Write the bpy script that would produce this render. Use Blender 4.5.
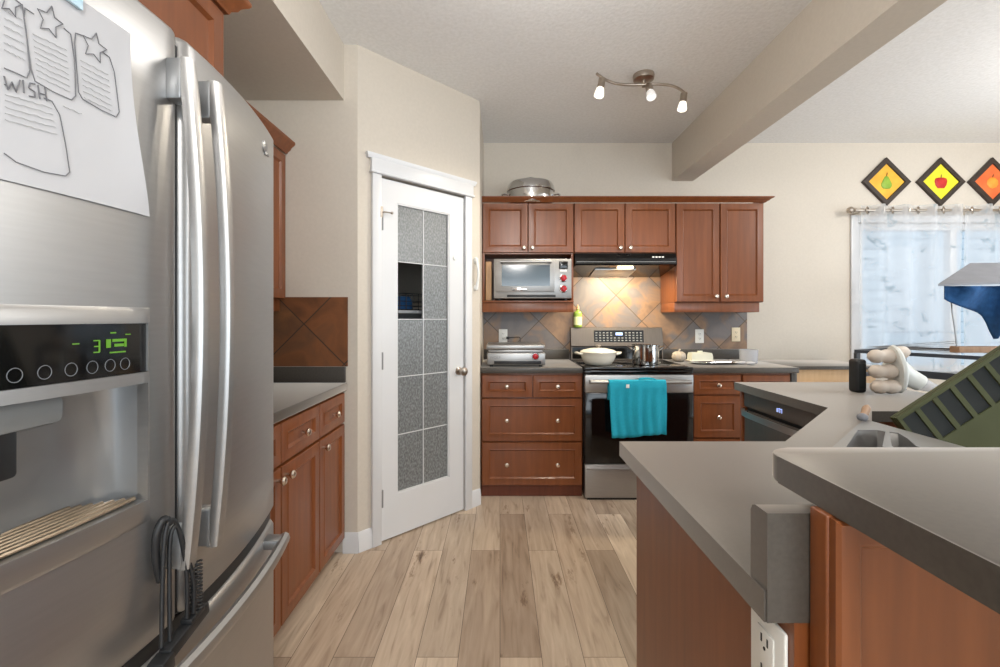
import bpy, bmesh, math, random
from mathutils import Vector, Matrix
random.seed(7)
PI = math.pi
S = bpy.context.scene
C = S.collection
for o in list(bpy.data.objects): bpy.data.objects.remove(o)

# ------------------------------------------------------------------ camera
E, F, CX, CY = 1.26, 450.0, 500.0, 318.0
cam = bpy.data.cameras.new('camera')
cam.sensor_width = 36; cam.lens = 16.2; cam.shift_y = -0.0155; cam.clip_start = 0.02
co = bpy.data.objects.new('camera', cam); C.objects.link(co)
co.location = (0, 0, E); co.rotation_euler = (PI/2, 0, 0)
S.camera = co
S.view_settings.view_transform = 'Standard'; S.view_settings.look = 'None'
S.view_settings.gamma = 1; S.view_settings.use_curve_mapping = False
S.view_settings.exposure = 0.30

# ------------------------------------------------------------------ world and daylight
wd = bpy.data.worlds.new('world'); S.world = wd; wd.use_nodes = True
bg = wd.node_tree.nodes['Background']
bg.inputs[0].default_value = (0.72, 0.87, 1.0, 1); bg.inputs[1].default_value = 1.05

def area(name, loc, direction, sx, sy, power, col):
    l = bpy.data.lights.new(name, 'AREA'); l.shape = 'RECTANGLE'; l.size = sx; l.size_y = sy
    l.energy = power; l.color = col
    o = bpy.data.objects.new(name, l); C.objects.link(o); o.location = loc
    o.rotation_euler = Vector(direction).to_track_quat('-Z', 'Z').to_euler()
    return o
# daylight that comes in through the room's windows (behind the camera, on the right, and the dining window)
area('daylight_rear', (1.6, -3.35, 1.35), (0, 1, 0.9), 4.2, 2.1, 90, (0.88, 0.95, 1.0))
area('daylight_side', (5.1, 0.9, 1.25), (-1, 0, 0.7), 2.6, 2.1, 40, (0.86, 0.94, 1.0))
# fill points without fixtures, added to lift the ceiling and rooms
def fill_point(name, loc, radius, power):
    l = bpy.data.lights.new(name, 'POINT'); l.energy = power; l.color = (1.0, 0.97, 0.93); l.shadow_soft_size = radius
    o = bpy.data.objects.new(name, l); C.objects.link(o); o.location = loc
fill_point('fill_light_rear', (0.3, -1.2, 2.38), 0.22, 58)
fill_point('fill_light_kitchen', (0.2, 1.45, 2.40), 0.20, 10)
fill_point('fill_light_dining', (3.6, 1.9, 2.38), 0.22, 46)

# ------------------------------------------------------------------ materials
def lin(c):
    r = []
    for v in c[:3]:
        v /= 255.0
        r.append(v/12.92 if v <= 0.04045 else ((v+0.055)/1.055)**2.4)
    return (*r, 1)

def mat(name, col=(200, 200, 200), rough=0.5, metal=0.0, spec=0.5, emit=None, es=0, coat=0):
    m = bpy.data.materials.new(name); m.use_nodes = True
    b = m.node_tree.nodes['Principled BSDF']
    b.inputs['Base Color'].default_value = lin(col)
    b.inputs['Roughness'].default_value = rough
    b.inputs['Metallic'].default_value = metal
    b.inputs['Specular IOR Level'].default_value = spec
    if coat: b.inputs['Coat Weight'].default_value = coat; b.inputs['Coat Roughness'].default_value = 0.15
    if emit:
        b.inputs['Emission Color'].default_value = lin(emit); b.inputs['Emission Strength'].default_value = es
    return m

def nodes(m): return m.node_tree.nodes, m.node_tree.links, m.node_tree.nodes['Principled BSDF']
def N(m, t, **kw):
    n = m.node_tree.nodes.new(t)
    for k, v in kw.items(): setattr(n, k, v)
    return n
def mapping(m, scale, rot=(0, 0, 0), loc=(0, 0, 0)):
    tc = N(m, 'ShaderNodeTexCoord'); mp = N(m, 'ShaderNodeMapping')
    m.node_tree.links.new(tc.outputs['Object'], mp.inputs[0])
    mp.inputs['Scale'].default_value = scale; mp.inputs['Rotation'].default_value = rot; mp.inputs['Location'].default_value = loc
    return mp
def ramp(m, stops):
    r = N(m, 'ShaderNodeValToRGB')
    while len(r.color_ramp.elements) < len(stops): r.color_ramp.elements.new(0.5)
    for e, (p, c) in zip(r.color_ramp.elements, stops): e.position = p; e.color = lin(c)
    return r
def noise_mat(name, stops, scale, rough=0.5, nscale=4, detail=4, bump=0, metal=0, spec=0.5, coat=0, rv=0):
    m = mat(name, rough=rough, metal=metal, spec=spec, coat=coat); n, l, b = nodes(m)
    mp = mapping(m, scale); t = N(m, 'ShaderNodeTexNoise'); t.inputs['Scale'].default_value = nscale; t.inputs['Detail'].default_value = detail
    l.new(mp.outputs[0], t.inputs[0]); r = ramp(m, stops); l.new(t.outputs[0], r.inputs[0]); l.new(r.outputs[0], b.inputs['Base Color'])
    if bump:
        bp = N(m, 'ShaderNodeBump'); bp.inputs['Strength'].default_value = bump; bp.inputs['Distance'].default_value = 0.004
        l.new(t.outputs[0], bp.inputs['Height']); l.new(bp.outputs[0], b.inputs['Normal'])
    if rv:
        mr = N(m, 'ShaderNodeMapRange'); mr.inputs['To Min'].default_value = rough-rv; mr.inputs['To Max'].default_value = rough+rv
        l.new(t.outputs[0], mr.inputs[0]); l.new(mr.outputs[0], b.inputs['Roughness'])
    return m

M = {}
M['wall'] = noise_mat('beige_wall_paint', [(0.3, (205, 196, 183)), (0.7, (209, 200, 187))], (1, 1, 1), 0.7, 60, 2, 0.05)
M['ceiling'] = noise_mat('stippled_ceiling', [(0.3, (232, 232, 231)), (0.7, (242, 242, 242))], (1, 1, 1), 0.9, 55, 5, 0.6)
M['white'] = noise_mat('white_trim_paint', [(0.3, (216, 217, 219)), (0.7, (220, 221, 223))], (1, 1, 1), 0.35, 3, 2)
M['whitep'] = noise_mat('white_plastic', [(0.3, (236, 236, 232)), (0.7, (242, 242, 238))], (1, 1, 1), 0.35, 3, 2)
M['beigep'] = noise_mat('almond_plastic', [(0.3, (226, 210, 178)), (0.7, (232, 216, 186))], (1, 1, 1), 0.35, 3, 2)
M['wood'] = noise_mat('cherry_wood', [(0.2, (110, 60, 30)), (0.5, (123, 68, 34)), (0.8, (136, 78, 41))], (12, 12, 1.0), 0.34, 3.0, 5, 0.0, spec=0.5, coat=0.12)
M['wooddark'] = noise_mat('dark_cherry_wood', [(0.2, (92, 44, 26)), (0.8, (112, 56, 32))], (16, 16, 1.1), 0.45, 3.0, 5)
M['woodlight'] = noise_mat('maple_veneer', [(0.2, (206, 168, 124)), (0.8, (222, 188, 144))], (14, 14, 1.5), 0.5, 3, 5)
M['laminate'] = noise_mat('charcoal_laminate', [(0.35, (66, 61, 56)), (0.65, (74, 69, 63))], (1, 1, 1), 0.33, 130, 3, spec=0.6, rv=0.04)
for k_, v_ in (('IOR', 1.5), ('Sheen Weight', 0.9), ('Sheen Tint', (1.0, 0.92, 0.84, 1)), ('Sheen Roughness', 0.35)): M['laminate'].node_tree.nodes['Principled BSDF'].inputs[k_].default_value = v_
M['steel'] = noise_mat('brushed_steel', [(0.3, (168, 167, 166)), (0.7, (172, 171, 170))], (3, 3, 40), 0.36, 4, 3, metal=0.88)
M['steeldark'] = noise_mat('dark_brushed_steel', [(0.3, (104, 98, 94)), (0.7, (110, 104, 100))], (40, 3, 3), 0.5, 4, 3, metal=0.7)
M['chrome'] = noise_mat('polished_steel', [(0.3, (206, 206, 206)), (0.7, (216, 216, 216))], (2, 2, 2), 0.1, 4, 2, metal=1)
M['nickel'] = noise_mat('brushed_nickel', [(0.3, (176, 164, 152)), (0.7, (188, 178, 166))], (4, 4, 60), 0.28, 4, 2, metal=1)
M['brownrefl'] = noise_mat('brown_reflection_metal', [(0.3, (150, 134, 114)), (0.7, (162, 146, 126))], (4, 40, 4), 0.35, 4, 2, metal=1)  # brown reflection on the slats put into their metal colour
M['knob'] = noise_mat('satin_nickel_knob', [(0.3, (214, 200, 186)), (0.7, (224, 212, 198))], (4, 4, 4), 0.25, 4, 2, metal=1)
M['black'] = noise_mat('black_glass', [(0.3, (8, 8, 9)), (0.7, (12, 12, 13))], (1, 1, 1), 0.08, 3, 2)
M['blackm'] = noise_mat('black_plastic', [(0.3, (22, 23, 25)), (0.7, (30, 31, 33))], (1, 1, 1), 0.45, 30, 2)
M['hinge'] = noise_mat('grey_hinge_metal', [(0.3, (128, 128, 130)), (0.7, (140, 140, 142))], (1, 1, 1), 0.4, 8, 2)
M['grey'] = noise_mat('grey_plastic', [(0.3, (122, 124, 124)), (0.7, (134, 136, 136))], (1, 1, 1), 0.4, 8, 2)
M['greym'] = noise_mat('painted_grey_metal', [(0.3, (150, 152, 154)), (0.7, (162, 164, 166))], (1, 1, 1), 0.3, 8, 2, metal=0.7)
M['paper'] = noise_mat('white_paper', [(0.3, (188, 188, 191)), (0.7, (194, 194, 197))], (1, 1, 1), 0.8, 6, 2)
M['ink'] = noise_mat('pencil_grey', [(0.3, (104, 104, 108)), (0.7, (122, 122, 126))], (1, 1, 1), 0.8, 6, 2)
M['inkfaint'] = noise_mat('faint_pencil', [(0.3, (172, 172, 174)), (0.7, (182, 182, 184))], (1, 1, 1), 0.8, 6, 2)
M['teal'] = noise_mat('teal_terry', [(0.3, (20, 150, 176)), (0.7, (36, 172, 198))], (1, 1, 1), 0.95, 220, 3, 0.5)
M['blue'] = noise_mat('blue_cotton', [(0.3, (24, 70, 118)), (0.7, (36, 86, 138))], (1, 1, 1), 0.9, 40, 3, 0.3)
M['cream'] = noise_mat('cream_enamel', [(0.3, (232, 226, 210)), (0.7, (238, 232, 218))], (1, 1, 1), 0.22, 4, 2)
M['creamp'] = noise_mat('cream_silicone', [(0.3, (198, 184, 170)), (0.7, (206, 194, 182))], (1, 1, 1), 0.5, 12, 2)
M['red'] = noise_mat('red_plastic', [(0.3, (160, 22, 34)), (0.7, (178, 30, 42))], (1, 1, 1), 0.25, 4, 2)
M['olive'] = noise_mat('olive_plastic', [(0.3, (66, 70, 44)), (0.7, (74, 78, 52))], (1, 1, 1), 0.6, 8, 2, spec=0.25)
M['slot'] = noise_mat('dark_slot_plastic', [(0.3, (28, 32, 32)), (0.7, (36, 40, 40))], (1, 1, 1), 0.6, 8, 2, spec=0.25)
M['greenglass'] = noise_mat('green_bottle', [(0.3, (122, 150, 60)), (0.7, (142, 168, 78))], (1, 1, 1), 0.12, 4, 2)
M['label'] = noise_mat('pale_green_label', [(0.3, (206, 214, 160)), (0.7, (216, 222, 176))], (1, 1, 1), 0.5, 20, 2)
M['pumpkin'] = noise_mat('grey_ceramic', [(0.3, (176, 164, 150)), (0.7, (192, 180, 166))], (1, 1, 1), 0.5, 12, 2)
M['ovglass'] = noise_mat('oven_window_glass', [(0.3, (62, 76, 86)), (0.7, (78, 92, 102))], (1, 1, 1), 0.1, 3, 2, spec=1.0)  # blue reflection put into the window's base colour
M['fixglass'] = mat('frosted_lamp_glass', (255, 250, 240), 0.4, emit=(255, 246, 228), es=1.0)
M['hoodlamp'] = mat('hood_lamp_lens', (255, 240, 210), 0.4, emit=(255, 232, 190), es=5)
M['lcd'] = mat('green_display_digits', (30, 40, 20), 0.4, emit=(140, 225, 50), es=0.35)
M['lcdb'] = mat('blue_display_digits', (160, 190, 255), 0.4, emit=(170, 190, 255), es=1.2)
M['ring'] = noise_mat('grey_button_ring', [(0.3, (100, 104, 108)), (0.7, (110, 114, 118))], (1, 1, 1), 0.3, 4, 2)
M['maple2'] = noise_mat('cutting_board_wood', [(0.3, (186, 146, 106)), (0.7, (200, 160, 120))], (12, 12, 2), 0.55, 4, 4)
M['slatwood'] = noise_mat('weathered_wood', [(0.3, (150, 118, 92)), (0.7, (168, 136, 108))], (12, 3, 3), 0.6, 4, 4)
M['board'] = noise_mat('grey_board', [(0.3, (116, 118, 124)), (0.7, (126, 128, 134))], (1, 1, 1), 0.6, 10, 2)

def plank_floor():
    m = mat('oak_plank_floor', rough=0.36, spec=0.45); n, l, b = nodes(m)
    mp = mapping(m, (1, 1, 1), (0, 0, PI/2))
    br = N(m, 'ShaderNodeTexBrick'); br.offset = 0.37; br.offset_frequency = 2
    br.inputs['Scale'].default_value = 1; br.inputs['Brick Width'].default_value = 1.22; br.inputs['Row Height'].default_value = 0.155
    br.inputs['Mortar Size'].default_value = 0.0011; br.inputs['Mortar Smooth'].default_value = 0.1; br.inputs['Bias'].default_value = 0.0
    br.inputs['Color1'].default_value = (0, 0, 0, 1); br.inputs['Color2'].default_value = (1, 1, 1, 1); br.inputs['Mortar'].default_value = (0.5, 0.5, 0.5, 1)
    l.new(mp.outputs[0], br.inputs[0])
    tone = ramp(m, [(0.0, (166, 148, 132)), (0.35, (202, 184, 166)), (0.7, (220, 204, 186)), (1.0, (182, 166, 150))])
    l.new(br.outputs['Color'], tone.inputs[0])
    # grain, shifted from plank to plank
    sep = N(m, 'ShaderNodeVectorMath', operation='MULTIPLY_ADD')
    l.new(br.outputs['Color'], sep.inputs[0]); sep.inputs[1].default_value = (7.3, 3.1, 5.7); l.new(mp.outputs[0], sep.inputs[2])
    mp2 = N(m, 'ShaderNodeMapping'); mp2.inputs['Scale'].default_value = (1.6, 15, 1); l.new(sep.outputs[0], mp2.inputs[0])
    g = N(m, 'ShaderNodeTexNoise'); g.inputs['Scale'].default_value = 2.2; g.inputs['Detail'].default_value = 7; g.inputs['Distortion'].default_value = 0.9
    l.new(mp2.outputs[0], g.inputs[0])
    gr = ramp(m, [(0.22, (160, 142, 126)), (0.42, (222, 214, 204)), (0.75, (255, 252, 246))]); l.new(g.outputs[0], gr.inputs[0])
    mx = N(m, 'ShaderNodeMixRGB', blend_type='MULTIPLY'); mx.inputs[0].default_value = 0.85
    l.new(tone.outputs[0], mx.inputs[1]); l.new(gr.outputs[0], mx.inputs[2])
    # knots
    mp3 = N(m, 'ShaderNodeMapping'); mp3.inputs['Scale'].default_value = (1.6, 6.0, 1); l.new(sep.outputs[0], mp3.inputs[0])
    k = N(m, 'ShaderNodeTexNoise'); k.inputs['Scale'].default_value = 1.5; k.inputs['Detail'].default_value = 8; k.inputs['Roughness'].default_value = 0.72
    l.new(mp3.outputs[0], k.inputs[0])
    kr = ramp(m, [(0.60, (255, 255, 255)), (0.66, (170, 150, 132)), (0.72, (84, 64, 52))]); l.new(k.outputs[0], kr.inputs[0])
    mx2 = N(m, 'ShaderNodeMixRGB', blend_type='MULTIPLY'); mx2.inputs[0].default_value = 0.8
    l.new(mx.outputs[0], mx2.inputs[1]); l.new(kr.outputs[0], mx2.inputs[2])
    seam = N(m, 'ShaderNodeMixRGB'); l.new(br.outputs['Fac'], seam.inputs[0]); l.new(mx2.outputs[0], seam.inputs[1]); seam.inputs[2].default_value = lin((84, 68, 56))
    l.new(seam.outputs[0], b.inputs['Base Color'])
    bp = N(m, 'ShaderNodeBump'); bp.inputs['Strength'].default_value = 0.12; bp.inputs['Distance'].default_value = 0.002
    l.new(g.outputs[0], bp.inputs['Height']); l.new(bp.outputs[0], b.inputs['Normal'])
    return m
M['floor'] = plank_floor()

def slate(name, stops, loc, grout=(88, 74, 62)):
    # square tiles set as diamonds on a wall lying in the local x-z plane
    m = mat(name, rough=0.42, spec=0.5); n, l, b = nodes(m)
    mp0 = mapping(m, (1, 1, 1), (PI/2, 0, 0), loc)
    mp = N(m, 'ShaderNodeMapping'); mp.inputs['Rotation'].default_value = (0, 0, PI/4); l.new(mp0.outputs[0], mp.inputs[0])
    br = N(m, 'ShaderNodeTexBrick'); br.offset = 0
    br.inputs['Scale'].default_value = 1; br.inputs['Brick Width'].default_value = 0.305; br.inputs['Row Height'].default_value = 0.305
    br.inputs['Mortar Size'].default_value = 0.0035; br.inputs['Mortar Smooth'].default_value = 0.2
    br.inputs['Color1'].default_value = (0, 0, 0, 1); br.inputs['Color2'].default_value = (1, 1, 1, 1); br.inputs['Mortar'].default_value = (0.5, 0.5, 0.5, 1)
    l.new(mp.outputs[0], br.inputs[0])
    t = N(m, 'ShaderNodeTexNoise'); t.inputs['Scale'].default_value = 5; t.inputs['Detail'].default_value = 7; t.inputs['Distortion'].default_value = 0.6
    ad = N(m, 'ShaderNodeVectorMath', operation='MULTIPLY_ADD'); l.new(br.outputs['Color'], ad.inputs[0]); ad.inputs[1].default_value = (5, 9, 3); l.new(mp.outputs[0], ad.inputs[2])
    l.new(ad.outputs[0], t.inputs[0])
    mm = N(m, 'ShaderNodeMath', operation='MULTIPLY_ADD'); l.new(br.outputs['Color'], mm.inputs[0]); mm.inputs[1].default_value = 0.30
    sb = N(m, 'ShaderNodeMath', operation='SUBTRACT'); l.new(t.outputs[0], sb.inputs[0]); sb.inputs[1].default_value = 0.15; l.new(sb.outputs[0], mm.inputs[2])
    r = ramp(m, stops); l.new(mm.outputs[0], r.inputs[0])
    mx = N(m, 'ShaderNodeMixRGB'); l.new(br.outputs['Fac'], mx.inputs[0]); l.new(r.outputs[0], mx.inputs[1]); mx.inputs[2].default_value = lin(grout)
    l.new(mx.outputs[0], b.inputs['Base Color'])
    bp = N(m, 'ShaderNodeBump'); bp.inputs['Strength'].default_value = 0.25; bp.inputs['Distance'].default_value = 0.004; bp.invert = True
    l.new(br.outputs['Fac'], bp.inputs['Height']); l.new(bp.outputs[0], b.inputs['Normal'])
    return m
M['slate'] = slate('slate_diamond_tile', [(0.2, (112, 92, 80)), (0.40, (150, 120, 94)), (0.55, (112, 106, 106)), (0.68, (124, 116, 112)), (0.8, (152, 124, 96))], (0, 0, 0))
M['slatebrown'] = slate('brown_slate_tile', [(0.2, (88, 56, 36)), (0.45, (128, 80, 48)), (0.6, (104, 70, 48)), (0.8, (142, 94, 56))], (0, 0, 0), (64, 50, 40))

def clear_glass():
    m = bpy.data.materials.new('clear_glass'); m.use_nodes = True; n = m.node_tree.nodes; l = m.node_tree.links
    n.remove(n['Principled BSDF']); out = n['Material Output']
    tr = n.new('ShaderNodeBsdfTransparent'); gl = n.new('ShaderNodeBsdfGlossy'); gl.inputs['Roughness'].default_value = 0.02
    mx = n.new('ShaderNodeMixShader'); mx.inputs[0].default_value = 0.05
    l.new(tr.outputs[0], mx.inputs[1]); l.new(gl.outputs[0], mx.inputs[2]); l.new(mx.outputs[0], out.inputs[0])
    return m
M['glass'] = clear_glass()

def rain_glass():
    m = mat('textured_rain_glass', (150, 154, 156), 0.28, spec=0.6); n, l, b = nodes(m)
    mp = mapping(m, (1, 1, 0.55)); v = N(m, 'ShaderNodeTexNoise'); v.inputs['Scale'].default_value = 120; v.inputs['Detail'].default_value = 4
    l.new(mp.outputs[0], v.inputs[0])
    r = ramp(m, [(0.34, (96, 99, 100)), (0.5, (122, 125, 126)), (0.64, (146, 149, 150))]); l.new(v.outputs[0], r.inputs[0]); l.new(r.outputs[0], b.inputs['Base Color'])
    bp = N(m, 'ShaderNodeBump'); bp.inputs['Strength'].default_value = 0.35; bp.inputs['Distance'].default_value = 0.003
    l.new(v.outputs[0], bp.inputs['Height']); l.new(bp.outputs[0], b.inputs['Normal'])
    out = n['Material Output']; tr = n.new('ShaderNodeBsdfTransparent'); tr.inputs[0].default_value = (0.75, 0.78, 0.8, 1); mx = n.new('ShaderNodeMixShader'); mx.inputs[0].default_value = 0.92
    l.new(tr.outputs[0], mx.inputs[1]); l.new(b.outputs[0], mx.inputs[2]); l.new(mx.outputs[0], out.inputs[0])
    return m
M['rain'] = rain_glass()

def sheer():
    m = bpy.data.materials.new('sheer_curtain'); m.use_nodes = True; n = m.node_tree.nodes; l = m.node_tree.links
    n.remove(n['Principled BSDF']); out = n['Material Output']
    tc = n.new('ShaderNodeTexCoord'); sx = n.new('ShaderNodeSeparateXYZ'); l.new(tc.outputs['Object'], sx.inputs[0])
    no = n.new('ShaderNodeTexNoise'); no.inputs['Scale'].default_value = 9; no.inputs['Detail'].default_value = 6; no.inputs['Distortion'].default_value = 1.6
    l.new(tc.outputs['Object'], no.inputs[0])
    # embroidery: strong in a band near the top, sparse below
    bd = n.new('ShaderNodeMapRange'); bd.inputs['From Min'].default_value = 1.62; bd.inputs['From Max'].default_value = 1.95
    bd.inputs['To Min'].default_value = 0.0; bd.inputs['To Max'].default_value = 0.085; l.new(sx.outputs['Z'], bd.inputs[0])
    ad = n.new('ShaderNodeMath'); ad.operation = 'ADD'; l.new(no.outputs[0], ad.inputs[0]); l.new(bd.outputs[0], ad.inputs[1])
    pr = n.new('ShaderNodeValToRGB'); pr.color_ramp.elements[0].position = 0.585; pr.color_ramp.elements[1].position = 0.65; l.new(ad.outputs[0], pr.inputs[0])
    col = n.new('ShaderNodeMixRGB'); l.new(pr.outputs[0], col.inputs[0]); col.inputs[1].default_value = (0.84, 0.85, 0.87, 1); col.inputs[2].default_value = (0.48, 0.54, 0.58, 1)
    df = n.new('ShaderNodeBsdfDiffuse'); tl = n.new('ShaderNodeBsdfTranslucent'); l.new(col.outputs[0], df.inputs[0]); l.new(col.outputs[0], tl.inputs[0])
    mx1 = n.new('ShaderNodeMixShader'); mx1.inputs[0].default_value = 0.5; l.new(df.outputs[0], mx1.inputs[1]); l.new(tl.outputs[0], mx1.inputs[2])
    tr = n.new('ShaderNodeBsdfTransparent'); mx2 = n.new('ShaderNodeMixShader')
    # hem band at the top is a denser weave
    den = n.new('ShaderNodeMapRange'); den.inputs['From Min'].default_value = 1.84; den.inputs['From Max'].default_value = 1.86
    den.inputs['To Min'].default_value = 0.50; den.inputs['To Max'].default_value = 0.72; l.new(sx.outputs['Z'], den.inputs[0])
    a2 = n.new('ShaderNodeMath'); a2.operation = 'MULTIPLY_ADD'; a2.use_clamp = True; l.new(pr.outputs[0], a2.inputs[0]); a2.inputs[1].default_value = 0.3; l.new(den.outputs[0], a2.inputs[2])
    l.new(a2.outputs[0], mx2.inputs[0]); l.new(tr.outputs[0], mx2.inputs[1]); l.new(mx1.outputs[0], mx2.inputs[2]); l.new(mx2.outputs[0], out.inputs[0])
    return m
M['sheer'] = sheer()

def siding_mat():
    m = mat('lap_siding', (188, 200, 208), 0.7); n, l, b = nodes(m)
    mp = mapping(m, (1, 1, 1)); w = N(m, 'ShaderNodeTexWave', wave_type='BANDS', bands_direction='Z', wave_profile='SAW'); w.inputs['Scale'].default_value = 1.6
    l.new(mp.outputs[0], w.inputs[0]); r = ramp(m, [(0.0, (150, 164, 174)), (0.15, (206, 216, 222)), (1.0, (214, 222, 228))]); l.new(w.outputs[0], r.inputs[0]); l.new(r.outputs[0], b.inputs['Base Color'])
    return m
M['siding'] = siding_mat()
M['snow'] = noise_mat('snow_ground', [(0.3, (226, 232, 238)), (0.7, (236, 240, 244))], (1, 1, 1), 0.8, 2, 3)

# ------------------------------------------------------------------ building helpers
def W(o):
    m = Matrix.Identity(4)
    while o:
        m = Matrix.LocRotScale(o.location, o.rotation_euler, o.scale) @ m
        o = o.parent
    return m

class MB:
    def __init__(self): self.bm = bmesh.new()
    def _merge(self, t, mx=None):
        if mx is not None: bmesh.ops.transform(t, matrix=mx, verts=t.verts)
        me = bpy.data.meshes.new('tmp'); t.to_mesh(me); t.free(); self.bm.from_mesh(me); bpy.data.meshes.remove(me); return self
    def box(self, x0, x1, y0, y1, z0, z1, bev=0.0, seg=2, mx=None):
        t = bmesh.new(); r = bmesh.ops.create_cube(t, size=1)
        bmesh.ops.scale(t, vec=(x1-x0, y1-y0, z1-z0), verts=t.verts)
        bmesh.ops.translate(t, vec=((x0+x1)/2, (y0+y1)/2, (z0+z1)/2), verts=t.verts)
        if bev: bmesh.ops.bevel(t, geom=t.edges[:], offset=bev, segments=seg, affect='EDGES', profile=0.5)
        return self._merge(t, mx)
    def quad(self, pts):
        self.bm.faces.new([self.bm.verts.new(p) for p in pts]); return self
    def loft(self, rings, caps=(True, True), closed=True):
        vs = [[self.bm.verts.new(p) for p in r] for r in rings]
        n = len(rings[0])
        for a, b in zip(vs, vs[1:]):
            for i in range(n if closed else n-1):
                j = (i+1) % n
                self.bm.faces.new((a[i], a[j], b[j], b[i]))
        if caps[0] and n > 2: self.bm.faces.new(vs[0][::-1])
        if caps[1] and n > 2: self.bm.faces.new(vs[-1])
        return self
    def lathe(self, prof, c=(0, 0, 0), axis=(0, 0, 1), n=24, caps=(True, True), sx=1, sy=1):
        q = Vector(axis).to_track_quat('Z', 'Y').to_matrix() if tuple(axis) != (0, 0, 1) else Matrix.Identity(3)
        rings = []
        for r, h in prof:
            r = max(r, 1e-4)
            rings.append([Vector(c) + q @ Vector((r*sx*math.cos(2*PI*i/n), r*sy*math.sin(2*PI*i/n), h)) for i in range(n)])
        return self.loft(rings, caps)
    def tube(self, pts, r, n=10, caps=(True, True)):
        pts = [Vector(p) for p in pts]; rings = []; up = None
        for i, p in enumerate(pts):
            d = (pts[min(i+1, len(pts)-1)] - pts[max(i-1, 0)]).normalized()
            if up is None:
                up = Vector((0, 0, 1)) if abs(d.z) < 0.9 else Vector((1, 0, 0))
            s = d.cross(up).normalized(); up = s.cross(d).normalized()
            rr = r[i] if isinstance(r, (list, tuple)) else r
            rings.append([p + s*rr*math.cos(2*PI*k/n) + up*rr*math.sin(2*PI*k/n) for k in range(n)])
        return self.loft(rings, caps)
    def ball(self, c, r, n=16, m=10, sz=(1, 1, 1), rot=None):
        t = bmesh.new(); bmesh.ops.create_uvsphere(t, u_segments=n, v_segments=m, radius=r)
        bmesh.ops.scale(t, vec=sz, verts=t.verts)
        mx = Matrix.Translation(c)
        if rot is not None: mx = mx @ rot.to_4x4()
        return self._merge(t, mx)
    def prism(self, poly, z0, z1, bev=0.0, seg=2):
        t = bmesh.new()
        lo = [t.verts.new((x, y, z0)) for x, y in poly]; hi = [t.verts.new((x, y, z1)) for x, y in poly]
        n = len(poly)
        t.faces.new(lo[::-1]); t.faces.new(hi)
        for i in range(n): t.faces.new((lo[i], lo[(i+1) % n], hi[(i+1) % n], hi[i]))
        if bev:
            es = [e for e in t.edges if abs(e.verts[0].co.z-e.verts[1].co.z) < 1e-6]
            bmesh.ops.bevel(t, geom=es, offset=bev, segments=seg, affect='EDGES', profile=0.5)
        return self._merge(t)
    def plate(self, outer, holes, z0, z1):
        t = bmesh.new()
        for z, flip in ((z1, False), (z0, True)):
            es = []
            for lp in [outer] + holes:
                vs = [t.verts.new((x, y, z)) for x, y in lp]
                for i in range(len(vs)): es.append(t.edges.new((vs[i], vs[(i+1) % len(vs)])))
            bmesh.ops.triangle_fill(t, edges=es, use_beauty=True, use_dissolve=False)
        for lp in [outer] + holes:
            n = len(lp)
            for i in range(n):
                a, b = lp[i], lp[(i+1) % n]
                t.faces.new([t.verts.new(p) for p in ((*a, z0), (*b, z0), (*b, z1), (*a, z1))])
        bmesh.ops.remove_doubles(t, verts=t.verts, dist=1e-5)
        return self._merge(t)
    def panel(self, x0, x1, z0, z1, y=-0.02, t=0.02, stile=0.05):
        """cabinet front: flat frame, routed inner edge, recessed centre panel; front towards -y"""
        def ring(i, d): return [(x0+i, y+d, z0+i), (x1-i, y+d, z0+i), (x1-i, y+d, z1-i), (x0+i, y+d, z1-i)]
        s = stile
        return self.loft([ring(0, t), ring(0, 0.004), ring(0.003, 0.0), ring(s, 0.0), ring(s+0.004, -0.0025), ring(s+0.008, 0.002), ring(s+0.013, 0.008), ring(s+0.022, 0.0075)])
    def sweep(self, prof, stations):
        """profile of (out, up) moved along (position, outward vector) stations"""
        return self.loft([[Vector(p) + Vector(o)*a + Vector((0, 0, b)) for a, b in prof] for p, o in stations])
    def build(self, name, material, parent=None, smooth=True, local=False, angle=0.7):
        bmesh.ops.recalc_face_normals(self.bm, faces=self.bm.faces)
        if parent is not None and not local:
            bmesh.ops.transform(self.bm, matrix=W(parent).inverted(), verts=self.bm.verts)
        me = bpy.data.meshes.new(name); self.bm.to_mesh(me); self.bm.free()
        me.materials.append(material)
        if smooth:
            me.shade_smooth(); me.set_sharp_from_angle(angle=angle)
        o = bpy.data.objects.new(name, me); C.objects.link(o)
        if parent is not None: o.parent = parent
        return o

def thing(name, label, cat, loc=(0, 0, 0), rz=0, group=None):
    o = bpy.data.objects.new(name, None); C.objects.link(o); o.location = loc; o.rotation_euler = (0, 0, rz)
    o.empty_display_size = 0.05
    tag(o, label, cat, group); return o
def tag(o, label, cat, group=None):
    o['label'] = label; o['category'] = cat
    if group: o['group'] = group
    return o
def struct(o): o['kind'] = 'structure'; return o
def copy_tree(o, parent=None):
    c = o.copy(); C.objects.link(c)
    if parent: c.parent = parent
    for ch in list(o.children): copy_tree(ch, c)
    return c
def px(x, y, Y): return Vector(((x-CX)/F*Y, Y, E-(y-CY)/F*Y))
def text(s, size, ext=0.0008, bold=0):
    cu = bpy.data.curves.new('lettering', 'FONT'); cu.body = s; cu.size = size; cu.extrude = ext; cu.align_x = 'CENTER'; cu.align_y = 'CENTER'; cu.offset = bold
    o = bpy.data.objects.new('lettering', cu); C.objects.link(o)
    dg = bpy.context.evaluated_depsgraph_get(); me = bpy.data.meshes.new_from_object(o.evaluated_get(dg))
    bpy.data.objects.remove(o); return me
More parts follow.
